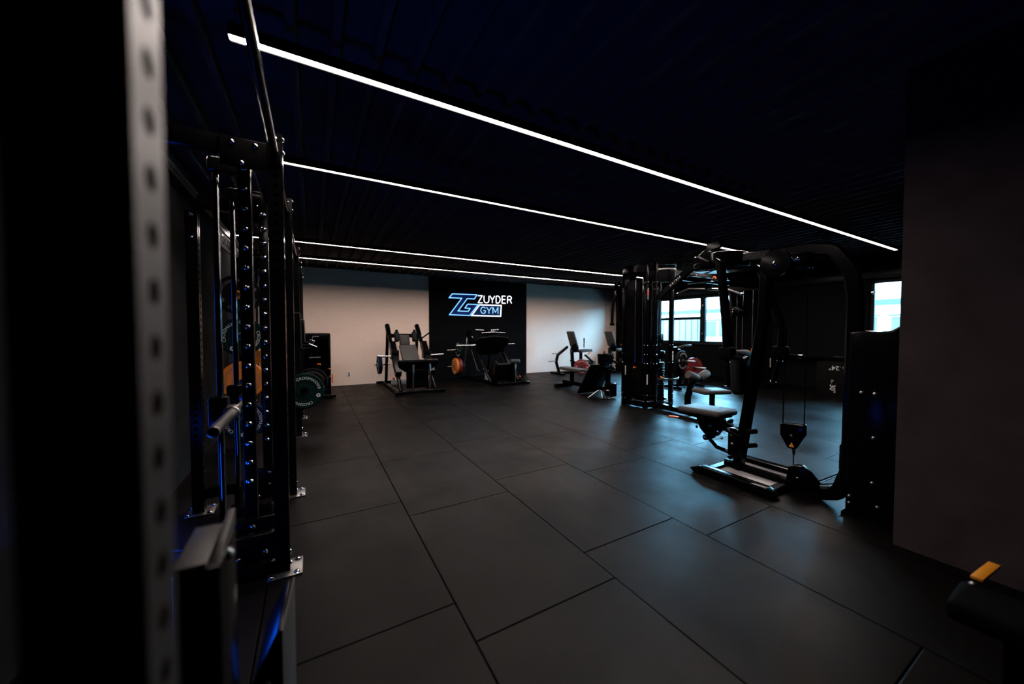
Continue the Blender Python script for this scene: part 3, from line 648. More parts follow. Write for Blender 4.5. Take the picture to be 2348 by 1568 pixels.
def stack(u0, u1, v0, v1, face, zt):
    s = MB(); z = .12
    while z < zt: s.box((u0, v0, z), (u1, v1, z + .027), .002); z += .032
    w_ = s.build('weight_stack', GLS, tw)
    cu, cv = (u0 + u1) / 2, (v0 + v1) / 2; du, dv = (u1 - u0) * .32, (v1 - v0) * .32
    for k in (-1, 1):
        x, y = (cu + k * du, cv) if face == 'v' else (cu, cv + k * dv)
        MB().cyl((x, y, .1), (x, y, 2.36), .012, 12).build('guide_rod', CHR, tw)
    b = MB(); b.cyl((cu, cv, zt), (cu, cv, 2.36), .005, 8); b.build('cable', RUB, tw)
    b = MB()
    if face == 'v': b.cyl((cu + .04, v0, .52), (cu + .04, v0 - .05, .50), .016, 12)
    else: b.cyl((u0, cv, .70), (u0 - .05, cv, .70), .016, 12)
    b.build('selector_pin', ORP, tw, label='orange selector pin')
stack(5.34, 5.64, 4.34, 4.50, 'v', .78); stack(5.10, 5.26, 4.40, 4.66, 'u', .78)
b = MB(); b.box((5.27, 4.36, .1), (5.30, 4.98, 2.3)); b.build('window_blocker', BLK, tw)  # added panel, not a tower part; blocks the bright corner window from view
b = MB(); b.box((5.27, 4.52, 1.02), (5.72, 4.56, 1.30)); b.box((5.40, 4.30, 1.12), (5.56, 4.42, 1.30), .02); b.box((5.42, 4.22, .86), (5.52, 4.40, 1.0), .02); b.build('pulley_carriage', GLS, tw)
for u, v, z, f in ((5.10, 4.31, .42, 'v'), (5.03, 4.74, .55, 'u'), (5.71, 4.26, .82, 'v')):
    s = MB(); s2 = MB()
    s.box((u - .014, v - .038, z), (u + .014, v - .0355, z + .17)); s2.box((u - .014, v - .0384, z + .125), (u + .014, v - .038, z + .13))
    q = s.build('instruction_label', PRT, tw); s2.build('red_bar', RDP, q)
b = MB(); b.box((5.08, 4.272, 1.90), (5.12, 4.275, 2.08)); q = b.build('serial_label', PRTD, tw)
b = MB(); b.box((5.085, 4.2705, 1.98), (5.115, 4.272, 2.06)); b.build('red_mark', RDP, q)
# boom with printed name, rising towards the lat pulldown bench
ba, bb_ = V3((5.255, 4.18, 1.93)), V3((5.25, 3.22, 2.60))
b = MB(); b.beam(ba, bb_, .07, .10); bo = b.build('boom', BLK, tw)
dr = (bb_ - ba).normalized(); upb = V3((1, 0, 0)).cross(dr) * -1
b = MB(); b.mesh(text_mesh('M A T R I X', .048), basis(ba + dr * .42 + V3((-.0362, 0, 0)), dr * 1, (V3((-1, 0, 0)).cross(dr)))); b.build('lettering', PRT, bo)
b = MB(); b.beam((5.25, 3.30, 2.60), (5.25, 3.10, 2.64), .08, .11); b.box((5.21, 3.16, 2.36), (5.29, 3.30, 2.58), .01); b.build('boom_head', BLK, bo)
b = MB(); b.cyl((5.25, 3.235, 2.40), (5.25, 3.235, 2.17), .005, 8); b.build('cable', RUB, tw)
# left pulley arm with hanging rope
b = MB(); b.lathe([(0, 0), (.075, 0), (.085, .008), (.07, .02), (.07, .03), (.085, .042), (.075, .05), (0, .05)], (4.85, 4.70, 2.16), (0, 1, 0), 28); b.beam((4.86, 4.73, 2.16), (5.05, 4.73, 2.2), .03, .08); b.build('swivel_pulley', GLS, tw)
b = MB(); bolt(b, (4.85, 4.70, 2.16), (0, -1, 0), .016); bolt(b, (4.80, 4.70, 2.20), (0, -1, 0), .010); b.build('pulley_bolts', CHR, tw)
def karabiner(b, c, h=.075):
    x, y, z = c; b.tube([(x + .014 * math.sin(t) * (1.15 if math.cos(t) < 0 else .9), y, z + h / 2 * math.cos(t)) for t in [2 * math.pi * k / 14 for k in range(14)]], .004, 6, True)
rp = thing('tricep_rope', 'black rope handle hanging from the left pulley of the cable tower', 'cable attachment', (4.775, 4.72, 1.7))
b = MB(); karabiner(b, (4.775, 4.72, 2.04)); b.cyl((4.775, 4.72, 2.0), (4.775, 4.72, 1.95), .010, 10); b.build('snap_hook', CHR, rp)
for s in (-1, 1):
    b = MB(); pts = fillet([(4.775, 4.72, 1.955), (4.775 + s * .045, 4.72, 1.88), (4.775 + s * .068, 4.72, 1.66), (4.775 + s * .07, 4.72, 1.50)], .05, 4)
    b.tube(pts, .026, 12); q = b.build('rope', RUB, rp); bmesh
    MB().lathe([(0, 0), (.03, 0), (.04, .015), (.036, .05), (0, .05)], (4.775 + s * .07, 4.72, 1.50), (0, 0, -1), 16).build('rubber_end', RUB, q)
# lat bar
lb = thing('lat_pulldown_bar', 'long chrome lat bar hanging in front of the window', 'cable attachment', (5.25, 3.3, 1.98))
b = MB(); b.tube(fillet([(5.25, 3.80, 1.970), (5.25, 3.62, 2.025), (5.25, 3.0, 1.955), (5.25, 2.81, 1.872)], .05, 4), .013, 12); b.build('bar', STL, lb)
b = MB(); b.cyl((5.25, 3.34, 1.994), (5.25, 3.13, 1.970), .018, 14); b.build('centre_sleeve', CHR, lb)
for q in ((5.25, 3.81, 1.967), (5.25, 2.80, 1.868)): b = MB(); b.ball(q, .024); b.build('end_knob', CHR, lb)
b = MB(); karabiner(b, (5.25, 3.235, 2.03), .09); b.cyl((5.22, 3.235, 2.15), (5.24, 3.235, 2.08), .007, 8); b.cyl((5.28, 3.235, 2.15), (5.26, 3.235, 2.08), .007, 8); b.ball((5.25, 3.235, 2.09), .022); b.build('snap_hook', CHR, lb)
b = MB(); b.cyl((5.25, 3.21, 2.155), (5.25, 3.17, 2.13), .028, 14, .012); b.build('cable_stop', ORP, lb, label='orange cable stop')
# lat pulldown bench
lt = thing('lat_pulldown_bench', 'padded bench with thigh rollers under the hanging lat bar', 'gym machine', (5.25, 3.4, 0))
b = MB(); b.beam((5.25, 4.2, .07), (5.15, 2.95, .06), .09, .08, bev=.01); b.beam((4.95, 3.0, .035), (5.4, 3.0, .035), .08, .06, bev=.01); b.build('base_frame', BLK, lt)
b = MB(); b.rtube(fillet([(5.25, 3.60, .08), (5.25, 3.60, .30), (5.27, 3.56, .50), (5.29, 3.46, .66)], .12, 5), .07, .09, (0, 1, 0), .014); b.build('roller_post', BLK, lt)
b = MB(); pad(b, (5.09, 3.12, .475), .44, .30, .06, .025, R(-20)); b.build('seat', PADL, lt)
MB().box((5.07, 3.08, .08), (5.13, 3.14, .45), .01).build('seat_post', BLK, lt)
for s in (-1, 1):
    a_ = V3((5.27 + s * .025, 3.44, .61)); e_ = a_ + V3((s * .20, 0 if s > 0 else .02, .075))
    b = MB(); b.lathe([(0, 0), (.055, 0), (.065, .012), (.068, .10), (.065, .205), (.055, .217), (0, .217)], a_, e_ - a_, 24); b.build('thigh_roller', PADL, lt)
b = MB(); b.cyl((5.24, 3.44, .60), (5.30, 3.44, .60), .035, 16); b.build('roller_hub', RUB, lt)
# seated row bench on the other side of the tower
rw = thing('seated_row_bench', 'long low row bench with grey seat and slanted black foot board left of the tower', 'gym machine', (5.3, 6, 0))
b = MB(); b.beam((5.30, 5.26, .14), (5.33, 6.95, .14), .07, .09, bev=.01); b.beam((5.08, 6.95, .05), (5.58, 6.95, .05), .09, .09, bev=.012); b.build('base_frame', BLK, rw)
b = MB(); b.beam((5.33, 6.62, .16), (5.33, 6.62, .44), .08, .08, (0, 1, 0), .01); b.build('seat_post', BLK, rw)
b = MB(); b.prism([(5.20, 6.22, .43), (5.46, 6.22, .43), (5.48, 6.5, .43), (5.46, 6.92, .43), (5.42, 7.0, .43), (5.24, 7.0, .43), (5.20, 6.92, .43), (5.18, 6.5, .43)], (0, 0, .065), .02); b.build('seat', PADL, rw)
b = MB(); b.prism([(4.98, 6.02, .03), (5.62, 6.02, .03), (5.60, 5.62, .66), (5.0, 5.62, .66)], (0, -.03, -.02), .004); b.build('foot_board', GLS, rw)
b = MB(); b.box((5.24, 5.26, .02), (5.40, 5.48, .30), .03); b.build('pulley_box', GLS, rw)
b = MB(); b.beam((5.30, 5.6, .62), (5.30, 5.26, .60), .10, .05, bev=.01); b.build('top_brace', BLK, rw)
# chrome attachments
ca = thing('row_handle', 'chrome v-shaped row handle lying on the floor by the foot board', 'cable attachment', (4.9, 5.35, 0))
q = V3((5.0, 5.32, 0))
b = MB(); b.tube([q + V3(p) for p in ((-.24, .10, .025), (-.05, .02, .17), (.16, -.06, .17), (.20, -.10, .012))], .012, 10); b.tube([q + V3(p) for p in ((.02, 0, .165), (.0, -.05, .08), (-.02, -.08, .012), (.20, -.10, .012))], .011, 10); b.tube([q + V3(p) for p in ((.06, -.02, .165), (.07, -.06, .06), (.10, -.08, .012), (-.10, -.06, .012))], .010, 10); b.build('bent_bar', CHR, ca)
dh = thing('attachment_stand', 'small black stand with chrome cable grips, behind the slanted foot board', 'stand', (5.4, 5.6, 0))
b = MB(); b.prism([(5.24, 5.56, .66), (5.58, 5.56, .66), (5.60, 5.56, .88), (5.22, 5.56, .88)], (0, .10, 0), .012); b.box((5.44, 5.58, 0), (5.54, 5.65, .67), .01); b.build('stand_body', GLS, dh)
for k in range(2):
    x = 5.31 + .20 * k
    hg = thing('d_grip', 'chrome d-shaped cable grip hooked on the attachment stand, %s' % ('nearer the row bench seat' if k == 0 else 'nearer the tower'), 'cable attachment', (x, 5.54, .8), group='chrome cable grips')
    b = MB(); b.tube([(x - .07, 5.545, .78), (x, 5.545, .93), (x + .07, 5.545, .78)], .008, 8); b.build('steel_loop', CHR, hg)
    MB().cyl((x - .075, 5.545, .78), (x + .075, 5.545, .78), .015, 12).build('grip', RUB, hg)
# second cable column against the right wall, with bridge
ct = thing('cable_column', 'black cable column with chrome rods by the dark wall between the windows', 'gym machine', (9.5, 4.8, 0))
for u, v in ((9.45, 4.42), (9.45, 5.30)): post(ct, u, v, 2.45, .09)
b = MB(); b.beam((9.45, 4.38, 2.42), (9.45, 5.34, 2.42), .10, .14); b.beam((9.2, 4.42, .05), (9.85, 4.42, .05), .10, .09); b.beam((9.2, 5.30, .05), (9.85, 5.30, .05), .10, .09); b.beam((9.45, 4.42, .08), (9.45, 5.30, .08), .09, .08); b.build('column_frame', BLK, ct)
for v in (4.62, 4.75, 4.98, 5.12): MB().cyl((9.40, v, .1), (9.40, v, 2.36), .013, 12).build('guide_rod', CHR, ct)
b = MB(); z = .14
while z < .8: b.box((9.36, 4.52, z), (9.52, 4.84, z + .03), .002); z += .036
b.build('weight_stack', GLS, ct)
b = MB(); b.box((9.32, 4.90, 1.72), (9.46, 5.22, 1.98), .03); b.cyl((9.36, 5.05, 2.1), (9.34, 5.05, 2.32), .06, 16); b.build('pulley_carriage', GLS, ct)
b = MB(); karabiner(b, (9.32, 5.18, 1.82), .10); b.ball((9.32, 5.18, 1.90), .025); b.ball((9.32, 5.02, 1.86), .03); b.build('snap_hook', CHR, ct)
MB().box((9.43, 4.372, .50), (9.47, 4.375, .72)).build('instruction_label', PRT, ct)
br = thing('pull_up_bridge', 'dark pull-up bridge with grips high between the tower and the wall column', 'gym machine', (7.5, 4.7, 2.5))
for v in (4.55, 5.05): b = MB(); b.beam((6.0, v, 2.50), (9.35, v, 2.50), .06, .08); b.build('bridge_beam', BLK, br)
for k in range(7): b = MB(); b.beam((6.2 + k * .5, 4.55, 2.547), (6.2 + k * .5, 5.05, 2.547), .22, .012); b.build('grid_plate', NPL, br)
for u in (6.55, 7.6): b = MB(); b.tube([(u, 4.35, 2.445), (u, 5.25, 2.445)], .016, 10); b.build('grip_bar', STL, br)

# ------------------------------------------------------------------ hack squat
hk = thing('hack_squat_machine', 'black hack squat with grey back pad standing against the beige wall', 'gym machine', (2.0, 8.6, 0))
U0, U1 = 1.66, 2.40
b = MB(); b.beam((1.50, 7.68, .045), (2.60, 7.68, .045), .07, .07, bev=.01); b.beam((1.42, 9.58, .045), (2.5, 9.58, .045), .07, .07, bev=.01)
b.beam((1.60, 7.68, .045), (1.60, 9.58, .045), .07, .07, bev=.01); b.beam((2.42, 7.68, .045), (2.42, 9.58, .045), .07, .07, bev=.01); b.build('base_frame', BLK, hk)
for u in (U0, U1):
    b = MB(); b.cyl((u, 7.80, .06), (u, 9.30, 1.44), .045, 18); rl_ = b.build('guide_rail', RACK, hk)
    b = MB(); b.cyl((u, 9.10, 1.255), (u, 9.36, 1.50), .058, 18); b.build('rail_cap', GLS, rl_)
    b = MB(); b.cyl((u, 8.66, .853), (u, 8.69, .88), .048, 18); b.build('rail_collar', CHR, rl_)
    b = MB(); b.beam((u, 9.30, 1.40), (u, 9.58, .06), .07, .07, (1, 0, 0), .01); b.build('rear_leg', BLK, hk)
    s = -1 if u == U0 else 1
    b = MB(); b.beam((u + s * .0, 8.05, .40), (u + s * .0, 8.75, 1.06), .13, .16); b.box((u - .08, 8.35, .70), (u + .08, 8.62, .92), .02); b.build('carriage', BLK, hk)
    h_ = MB().cyl((u + s * .06, 8.42, .78), (u + s * .40, 8.42, .79), .024, 16).build('plate_horn', CHR, hk)
    h2 = MB().cyl((u + s * .0, 9.05, .55), (u + s * .36, 9.05, .55), .018, 14).build('storage_pin', CHR, hk)
b = MB(); b.beam((U0, 9.12, 1.24), (U1, 9.12, 1.24), .08, .10); b.build('top_crossbar', BLK, hk)
d = V3((0, 1.5, 1.38)).normalized()
b = MB(); nrm = V3((0, -d.z, d.y)); c = V3((2.03, 8.62, .83)); b.obox(c, V3((.40, 0, 0)), d * .52, nrm * .07, .02, 3); b.build('back_pad', PADL, hk, label='grey back pad')
b = MB(); c = V3((2.0, 8.98, 1.13)); b.obox(c, V3((.25, 0, 0)), (d * .6 + V3((0, 0, .8))).normalized() * .27, V3((0, -.9, .4)).normalized() * .08, .035, 3); b.build('head_pad', PADL, hk)
for s in (-1, 1):
    b = MB(); pad(b, (2.0 + s * .21, 8.86, 1.22), .11, .13, .26, .045, 0, R(-20)); sp_ = b.build('shoulder_pad', PAD, hk)
    MB().cyl((2.0 + s * .21, 8.86, 1.33), (2.0 + s * .21, 8.86, 1.39), .03, 12).build('shoulder_knob', RUB, sp_)
b = MB(); b.tube([(2.33, 8.9, 1.12), (2.40, 8.85, 1.18), (2.58, 8.75, 1.33)], .018, 10); b.build('release_handle', RUB, hk)
b = MB(); b.prism([(1.57, 7.70, .66), (1.62, 7.62, .70), (2.42, 7.62, .70), (2.47, 7.70, .66), (2.42, 7.84, .56), (2.32, 7.98, .45), (1.78, 7.98, .45), (1.62, 7.84, .56)], (0, .05, .05), .012)
fpl = b.build('foot_platform', GLS, hk)
MB().box((1.80, 7.86, .10), (2.28, 7.98, .52), .02).build('platform_support', BLK, hk)
for u in (1.88, 2.24):
    b = MB(); b.beam((u, 7.63, .66), (u + .01, 7.71, .06), .032, .032, (1, 0, 0), .005); s_ = b.build('platform_strut', STL, hk)
    b = MB(); b.box((u - .05, 7.615, .648), (u + .05, 7.645, .662)); bolt(b, (u - .06, 7.71, .08), (0, 0, 1), .012); bolt(b, (u + .07, 7.71, .08), (0, 0, 1), .012); b.build('strut_cap', CHR, s_)
MB().box((1.68, 8.98, .05), (2.40, 9.02, .16), .004).build('rear_kick_plate', PLATF, hk)
b = MB(); b.cyl((1.58, 8.15, .28), (1.57, 8.12, .34), .02, 10); b.build('lock_knob', ORP, hk, label='orange lock knob')
plate('blue bumper plate on the storage pin left of the hack squat', BLU, '20', .08, (1.42, 9.05, .55), (0, 0, R(-90)), None, PRTD)

# ------------------------------------------------------------------ leg press
lg = thing('leg_press_machine', 'black leg press with large foot plate in front of the neon sign wall', 'gym machine', (4.1, 8.7, 0))
b = MB(); b.beam((3.96, 7.78, .045), (4.88, 7.78, .045), .07, .07, bev=.01); b.beam((3.66, 9.55, .045), (4.85, 9.55, .045), .07, .07, bev=.01); b.beam((3.86, 9.55, .045), (4.05, 7.78, .045), .07, .07, bev=.01); b.beam((4.72, 9.55, .045), (4.75, 7.78, .045), .07, .07, bev=.01); b.build('base_frame', BLK, lg)
for u in (3.80, 4.56):
    b = MB(); b.cyl((u + .10, 8.0, .08), (u, 9.28, 1.30), .042, 18); r_ = b.build('guide_rail', RACK, lg)
    b = MB(); b.cyl((u + .07, 8.30, .37), (u + .068, 8.33, .395), .047, 18); b.build('rail_collar', CHR, r_)
    b = MB(); b.cyl((u - .11, 8.35, .36), (u - .03, 8.95, .86), .018, 12); b.build('safety_rod', CHR, r_)
    b = MB(); b.cyl((u - .16, 8.38, .34), (u - .06, 8.38, .34), .016, 10); b.build('safety_handle', CHR, r_)
    b = MB(); b.beam((u, 9.28, 1.28), (u - .05, 9.55, .06), .05, .05, (1, 0, 0), .008); b.build('rear_leg', STL if u < 4 else BLK, lg)
    b = MB(); b.beam((u + .015, 8.95, 1.02), (u, 9.27, 1.33), .12, .13); b.build('rail_cover', GLS, r_)
    if u < 4:
        b = MB(); b.mesh(text_mesh('12', .10), basis((u + .01, 9.04, 1.17), (.6, -.35, .7), (-.2, .6, .75))); b.build('number_mark', PRT, r_)
b = MB(); b.prism([(3.50, 8.08, 1.11), (3.60, 8.04, 1.185), (4.02, 8.02, 1.22), (4.40, 8.04, 1.185), (4.47, 8.08, 1.11), (4.46, 8.13, 1.02), (4.28, 8.32, .78), (4.22, 8.34, .745), (3.78, 8.34, .745), (3.71, 8.32, .78)], (0, .06, .03), .012); b.build('foot_platform', GLS, lg)
b = MB(); b.box((3.80, 8.42, .80), (4.50, 8.80, 1.10), .03); b.build('sled', BLK, lg)
b = MB(); b.cyl((3.22, 8.62, .98), (3.74, 8.62, .98), .026, 16); b.build('plate_horn', CHR, lg)
b = MB(); b.cyl((4.58, 8.62, .99), (4.92, 8.62, 1.0), .026, 16); b.build('plate_horn', CHR, lg)
for q in ([(3.74, 8.62, 1.39), (4.02, 8.62, 1.37)], [(4.14, 8.62, 1.37), (4.40, 8.62, 1.39)]): b = MB(); b.tube(q, .02, 12); b.build('sled_grip', CHR, lg)
b = MB(); b.beam((3.98, 8.62, 1.37), (4.18, 8.62, 1.37), .06, .07); b.box((4.02, 8.55, 1.05), (4.14, 8.68, 1.36), .01); b.build('grip_mount', BLK, lg)
b = MB(); b.tube([(3.83, 8.42, 1.30), (4.17, 8.42, 1.325), (4.52, 8.42, 1.30)], .019, 12); b.build('cross_handle', CHR, lg)
for z, s in ((.84, 1), (.39, 1)):
    b = MB(); b.cyl((3.20, 9.30, z), (3.70, 9.30, z), .018, 14); b.build('storage_pin', CHR, lg)
plate('dark green bumper plate on the upper storage pin of the leg press', GRN, '10', .06, (3.54, 9.30, .84), (0, 0, R(-90)), None, PRT)
plate('orange bumper plate on the lower storage pin of the leg press', ORG, '15', .07, (3.44, 9.30, .39), (0, 0, R(-90)), ORG, PRT)
plate('red bumper plate behind the orange one on the leg press', REDM, '25', .09, (3.53, 9.30, .39), (0, 0, R(-90)), None, PRT)
b = MB(); c = V3((4.20, 8.15, .30)); b.obox(c, V3((.46, 0, 0)), V3((0, -.55, .62)).normalized() * .62, V3((0, .62, .55)).normalized() * .07, .02, 3); b.build('back_pad', PAD, lg)
b = MB(); b.prism([(3.92, 8.05, .10), (3.92, 8.3, .28), (3.92, 7.86, .62), (3.92, 7.80, .55), (3.92, 7.86, .10)], (.05, 0, 0), .008); b.prism([(4.44, 8.05, .10), (4.44, 8.3, .28), (4.44, 7.86, .62), (4.44, 7.80, .55), (4.44, 7.86, .10)], (.05, 0, 0), .008); b.build('seat_side', GLS, lg)
b = MB(); pad(b, (4.46, 7.80, .60), .26, .12, .085, .03); b.build('head_pad', PADL, lg)
b = MB(); b.beam((4.47, 7.80, .55), (4.47, 7.79, .06), .035, .035, (1, 0, 0), .004); b.build('seat_strut', STL, lg)
b = MB(); b.cyl((4.52, 7.78, .33), (4.57, 7.77, .22), .006, 8); b.build('lever_rod', CHR, lg)
b = MB(); b.ball((4.58, 7.77, .21), .022); b.build('lever_knob', ORP, lg, label='orange lever knob')
b = MB(); b.cyl((4.25, 8.5, .34), (4.27, 8.46, .28), .024, 12); b.build('stop_knob', ORP, lg)
MB().box((4.02, 8.62, .05), (4.42, 8.66, .30), .006).build('seat_kick_plate', PLATF, lg)

# ------------------------------------------------------------------ leg extension, far right corner
def legmachine(label, o, full=True, padm=PAD, grp=None):
    t = thing('leg_extension_machine', label, 'gym machine', o, group=grp); ox, oy = o[0], o[1]
    def Q(x, y, z): return V3((ox + x, oy + y, z))
    lf = -.62 if full else -.12
    b = MB(); b.beam(Q(lf, .0, .05), Q(.85, .0, .05), .08, .07, bev=.01); b.beam(Q(lf + .02, -.35, .04), Q(lf + .02, .35, .04), .08, .06, bev=.01); b.beam(Q(.7, -.35, .04), Q(.7, .35, .04), .08, .06, bev=.01); b.build('base_frame', BLK, t)
    if full: b = MB(); b.rtube(fillet([Q(-.55, 0, .08), Q(-.66, 0, .40), Q(-.60, 0, .62), Q(-.22, 0, .86)], .10, 4), .07, .08, (0, 1, 0), .012); b.build('curved_frame', BLK, t)
    b = MB(); b.beam(Q(.0, 0, .08), Q(-.05, 0, .80), .09, .09, (0, 1, 0), .01); b.beam(Q(.32, 0, .08), Q(.32, 0, .72), .08, .08, (0, 1, 0), .01); b.build('upright', BLK, t)
    b = MB(); b.lathe([(0, 0), (.13, 0), (.14, .015), (.14, .07), (0, .08)], Q(-.05, -.10, .82), (0, -1, 0), 28); b.build('cam_disc', GLS, t)
    d = V3((-.22, 0, .62)).normalized(); b = MB(); b.obox(Q(-.03, 0, 1.10), d * .52, V3((0, .36, 0)), V3((d.z, 0, -d.x)) * .06, .022, 3); b.build('backrest', padm, t)
    b = MB(); b.obox(Q(.42, 0, .72), V3((.50, 0, .02)), V3((0, .36, 0)), V3((0, 0, .08)), .03, 3); b.build('seat', padm, t)
    b = MB(); b.lathe([(0, 0), (.06, 0), (.07, .012), (.07, .488), (.06, .50), (0, .50)], Q(.68, -.25, .33), (0, 1, 0), 22); b.build('shin_roller', padm, t)
    b = MB(); b.beam(Q(.30, -.22, .60), Q(.66, -.22, .34), .05, .05); b.build('roller_arm', BLK, t)
    b = MB(); b.cyl(Q(.25, -.24, .82), Q(.25, -.24, 1.0), .014, 10); b.cyl(Q(.25, -.24, .98), Q(.25, -.24, 1.14), .020, 10); b.build('hand_grip', RUB, t)
    b = MB(); b.cyl(Q(.34, -.24, .58), Q(.43, -.25, .64), .012, 10); b.cyl(Q(.43, -.25, .64), Q(.50, -.25, .68), .02, 10); b.build('lever', ORP, t, label='orange lever')
    for p, q in ((Q(-.60, 0, .66), Q(-.82, 0, .66)), (Q(-.64, 0, .43), Q(-.95, 0, .42))):
        if full: b = MB(); b.cyl(p, q, .017, 12); b.build('storage_pin', STL, t)
    b = MB(); b.beam(Q(-.20, -.12, .45), Q(.16, -.30, .22), .07, .07); b.cyl(Q(.18, -.14, .20), Q(.18, -.52, .20), .022, 14); b.build('load_arm', BLK, t)
    b = MB(); b.ball(Q(.28, -.2, .91), .025); b.build('adjust_knob', ORP, t)
    return t
legmachine('black leg extension machine with dark pads against the lit right end of the back wall', (7.28, 9.0, 0), True, PADL)
plate('red bumper plate loaded on the leg extension machine behind the row bench', REDM, '25', .09, (7.30, 8.60, .255), (0, 0, R(-35)), None, PRT)
legmachine('second leg machine with blue lit backrest half hidden behind the cable tower', (8.72, 8.8, 0), False, PADL)
# plate loaded machine right of the tower
pm = thing('plate_loaded_row', 'low plate loaded rowing machine with a small blue lit pad under the left window', 'gym machine', (7.6, 5.5, 0))
b = MB(); b.beam((7.3, 5.55, .05), (8.3, 5.55, .05), .08, .07, bev=.01); b.beam((7.35, 5.2, .04), (7.35, 5.9, .04), .08, .06, bev=.01); b.beam((8.2, 5.2, .04), (8.2, 5.9, .04), .08, .06, bev=.01); b.build('base_frame', BLK, pm)
b = MB(); b.beam((7.75, 5.55, .07), (7.68, 5.55, .92), .09, .09, (0, 1, 0), .01); b.build('upright', BLK, pm)
b = MB(); b.obox(V3((7.76, 5.42, .98)), V3((.30, 0, 0)), V3((0, .20, -.06)), V3((0, .02, .06)), .025, 3); b.build('chest_pad', PADL, pm)
b = MB(); b.prism([(7.50, 5.50, .97), (7.60, 5.50, .98), (7.66, 5.50, .86), (7.60, 5.50, .84)], (0, .08, 0), .006); b.build('pad_bracket', BLK, pm)
for u, v, z in ((7.23, 5.12, .69), (7.73, 5.18, .51)):
    b = MB(); b.beam((7.7, 5.55, z + .05), (u, v + .12, z), .06, .07); b.build('load_arm', BLK, pm)
    b = MB(); b.cyl((u, v + .10, z), (u, v - .32, z), .023, 14); b.build('plate_horn', STL, pm)
b = MB(); b.obox(V3((8.0, 5.55, .45)), V3((.40, 0, 0)), V3((0, .30, 0)), V3((0, 0, .07)), .025, 3); b.beam((8.0, 5.55, .07), (8.0, 5.55, .42), .07, .07, (0, 1, 0)); b.build('seat', PAD, pm)
plate('black bumper plate with white number ring below the left window', DRK, '20', .07, (7.23, 5.12, .69), (0, 0, R(6)), None, PRT)
plate('red bumper plate to the right of the black one below the window', REDM, '25', .09, (7.73, 5.18, .51), (0, 0, R(-20)), None, PRTD)

# ------------------------------------------------------------------ selectorised machine, back left corner
sx = thing('selector_machine', 'black weight stack machine in the back left corner behind the green plate', 'gym machine', (.1, 8.8, 0))
b = MB(); b.box((-.22, 8.62, 0), (-.16, 9.18, 1.30), .015); b.box((.30, 8.62, 0), (.36, 9.18, 1.30), .02); b.box((-.22, 8.62, 1.16), (.36, 9.18, 1.31), .03); b.box((-.18, 9.10, .05), (.32, 9.16, 1.2)); b.box((-.2, 8.62, 0), (.36, 9.18, .10), .01); b.build('shroud', BLK, sx)
b = MB(); z = .12
while z < .62: b.box((-.08, 8.74, z), (.20, 8.92, z + .028), .002); z += .033
b.build('weight_stack', GLS, sx)
for u in (0, .12): MB().cyl((u, 8.83, .1), (u, 8.83, 1.2), .012, 10).build('guide_rod', CHR, sx)
MB().box((-.05, 8.72, .78), (.17, 8.76, .80)).build('stack_cap', PRTD, sx); MB().box((.02, 8.612, 1.23), (.14, 8.62, 1.25)).build('rating_label', PRTD, sx)
b = MB(); b.beam((.15, 8.55, .06), (.22, 8.02, .05), .09, .07); b.beam((.05, 8.05, .04), (.42, 8.05, .04), .08, .06); b.beam((.18, 8.3, .08), (.2, 8.25, .55), .07, .07, (1, 0, 0)); pad(b, (.20, 8.2, .40), .28, .3, .08, .03); b.build('seat_unit', BLK, sx)
b = MB(); b.cyl((.10, 8.5, .66), (.16, 8.45, .66), .016, 10); b.build('adjust_handle', ORP, sx, label='orange adjustment handle'); b = MB(); b.box((.36, 8.3, .28), (.385, 8.34, .46), .005); b.build('pull_lever', ORP, sx, label='orange pull lever'); b = MB(); b.cyl((.26, 8.3, .56), (.33, 8.25, .58), .016, 10); b.build('adjust_handle', ORP, sx)
b = MB(); b.ball((.30, 8.28, .55), .05); b.build('pivot_hub', GLS, sx)

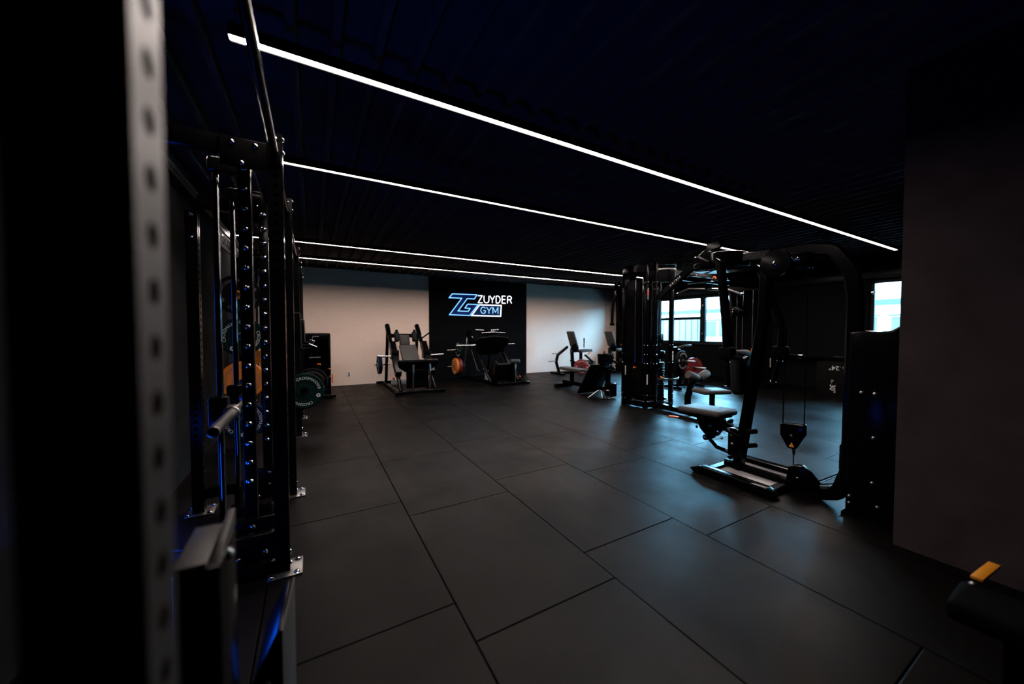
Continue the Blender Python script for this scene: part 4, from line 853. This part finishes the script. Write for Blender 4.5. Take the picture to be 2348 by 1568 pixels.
# ------------------------------------------------------------------ small things
so = thing('wall_socket', 'white double wall socket low on the beige wall', 'socket', (.81, VB, .27))
MB().box((.77, VB - .014, .215), (.855, VB, .335), .004).build('cover', OUTM, so)
for z in (.25, .30): MB().cyl((.812, VB - .016, z), (.812, VB - .013, z), .020, 16).build('outlet_recess', BLK, so)
bx = thing('plyo_box', 'black wooden jump box with white numbers beside the right wall', 'box', (9.6, 3.2, 0))
MB().box((9.36, 2.88, 0), (9.88, 3.45, .71), .006).build('body', WD, bx)
def dec(t, s, v, z, ang):
    b = MB(); x = V3((0, -math.cos(ang), math.sin(ang))); y = V3((0, -math.sin(ang) * -1 if False else math.sin(ang), math.cos(ang)))
    b.mesh(text_mesh(t, s), basis((9.3585, v, z), x, y)); b.build('number_print', PRT, bx, fix=False)
dec('24"', .13, 3.16, .60, math.pi); dec('61 -', .06, 3.02, .615, math.pi); dec('30"', .13, 3.18, .17, -math.pi / 2); dec('76 -', .06, 3.19, .31, -math.pi / 2)
sh_ = thing('storage_shelf', 'low black shelf board along the dark right wall above the jump box', 'shelf', (9.9, 4, .75))
MB().box((9.78, 3.05, .745), (9.98, 4.6, .815), .006).build('shelf_board', BLK, sh_)
for v in (3.3, 4.3): MB().box((9.86, v, .72), (9.98, v + .05, .745), .003).build('shelf_bracket', BLK, sh_)
bn = thing('weight_bench', 'black bench end with a yellow tag in the dark bottom right corner', 'bench', (1.98, .0, 0))
b = MB(); b.box((1.89, -.9, .36), (2.12, .325, .43), .025, 3); b.build('seat_pad', RUB, bn)
b = MB(); b.beam((2.0, .18, .0), (2.0, .18, .38), .08, .06, (0, 1, 0)); b.beam((1.8, .18, .03), (2.2, .18, .03), .06, .06); b.beam((2.0, -.8, 0), (2.0, -.8, .38), .08, .06, (0, 1, 0)); b.beam((1.8, -.8, .03), (2.2, -.8, .03), .06, .06); b.beam((2.0, -.8, .30), (2.0, .2, .30), .06, .08); b.build('bench_frame', BLK, bn)
b = MB(); b.obox(V3((2.20, .279, .447)), V3((.19, -.015, .0)), V3((.003, .030, .0)), V3((0, .0, .012)), .003, 2); b.build('yellow_tag', YEL, bn, label='bright yellow tag')
b = MB(); bolt(b, (2.085, .29, .431), (0, 0, 1), .010); b.build('tag_bolt', STL, bn)
b = MB(); b.ball((1.90, .02, .345), .016); b.build('side_knob', ORP, bn)
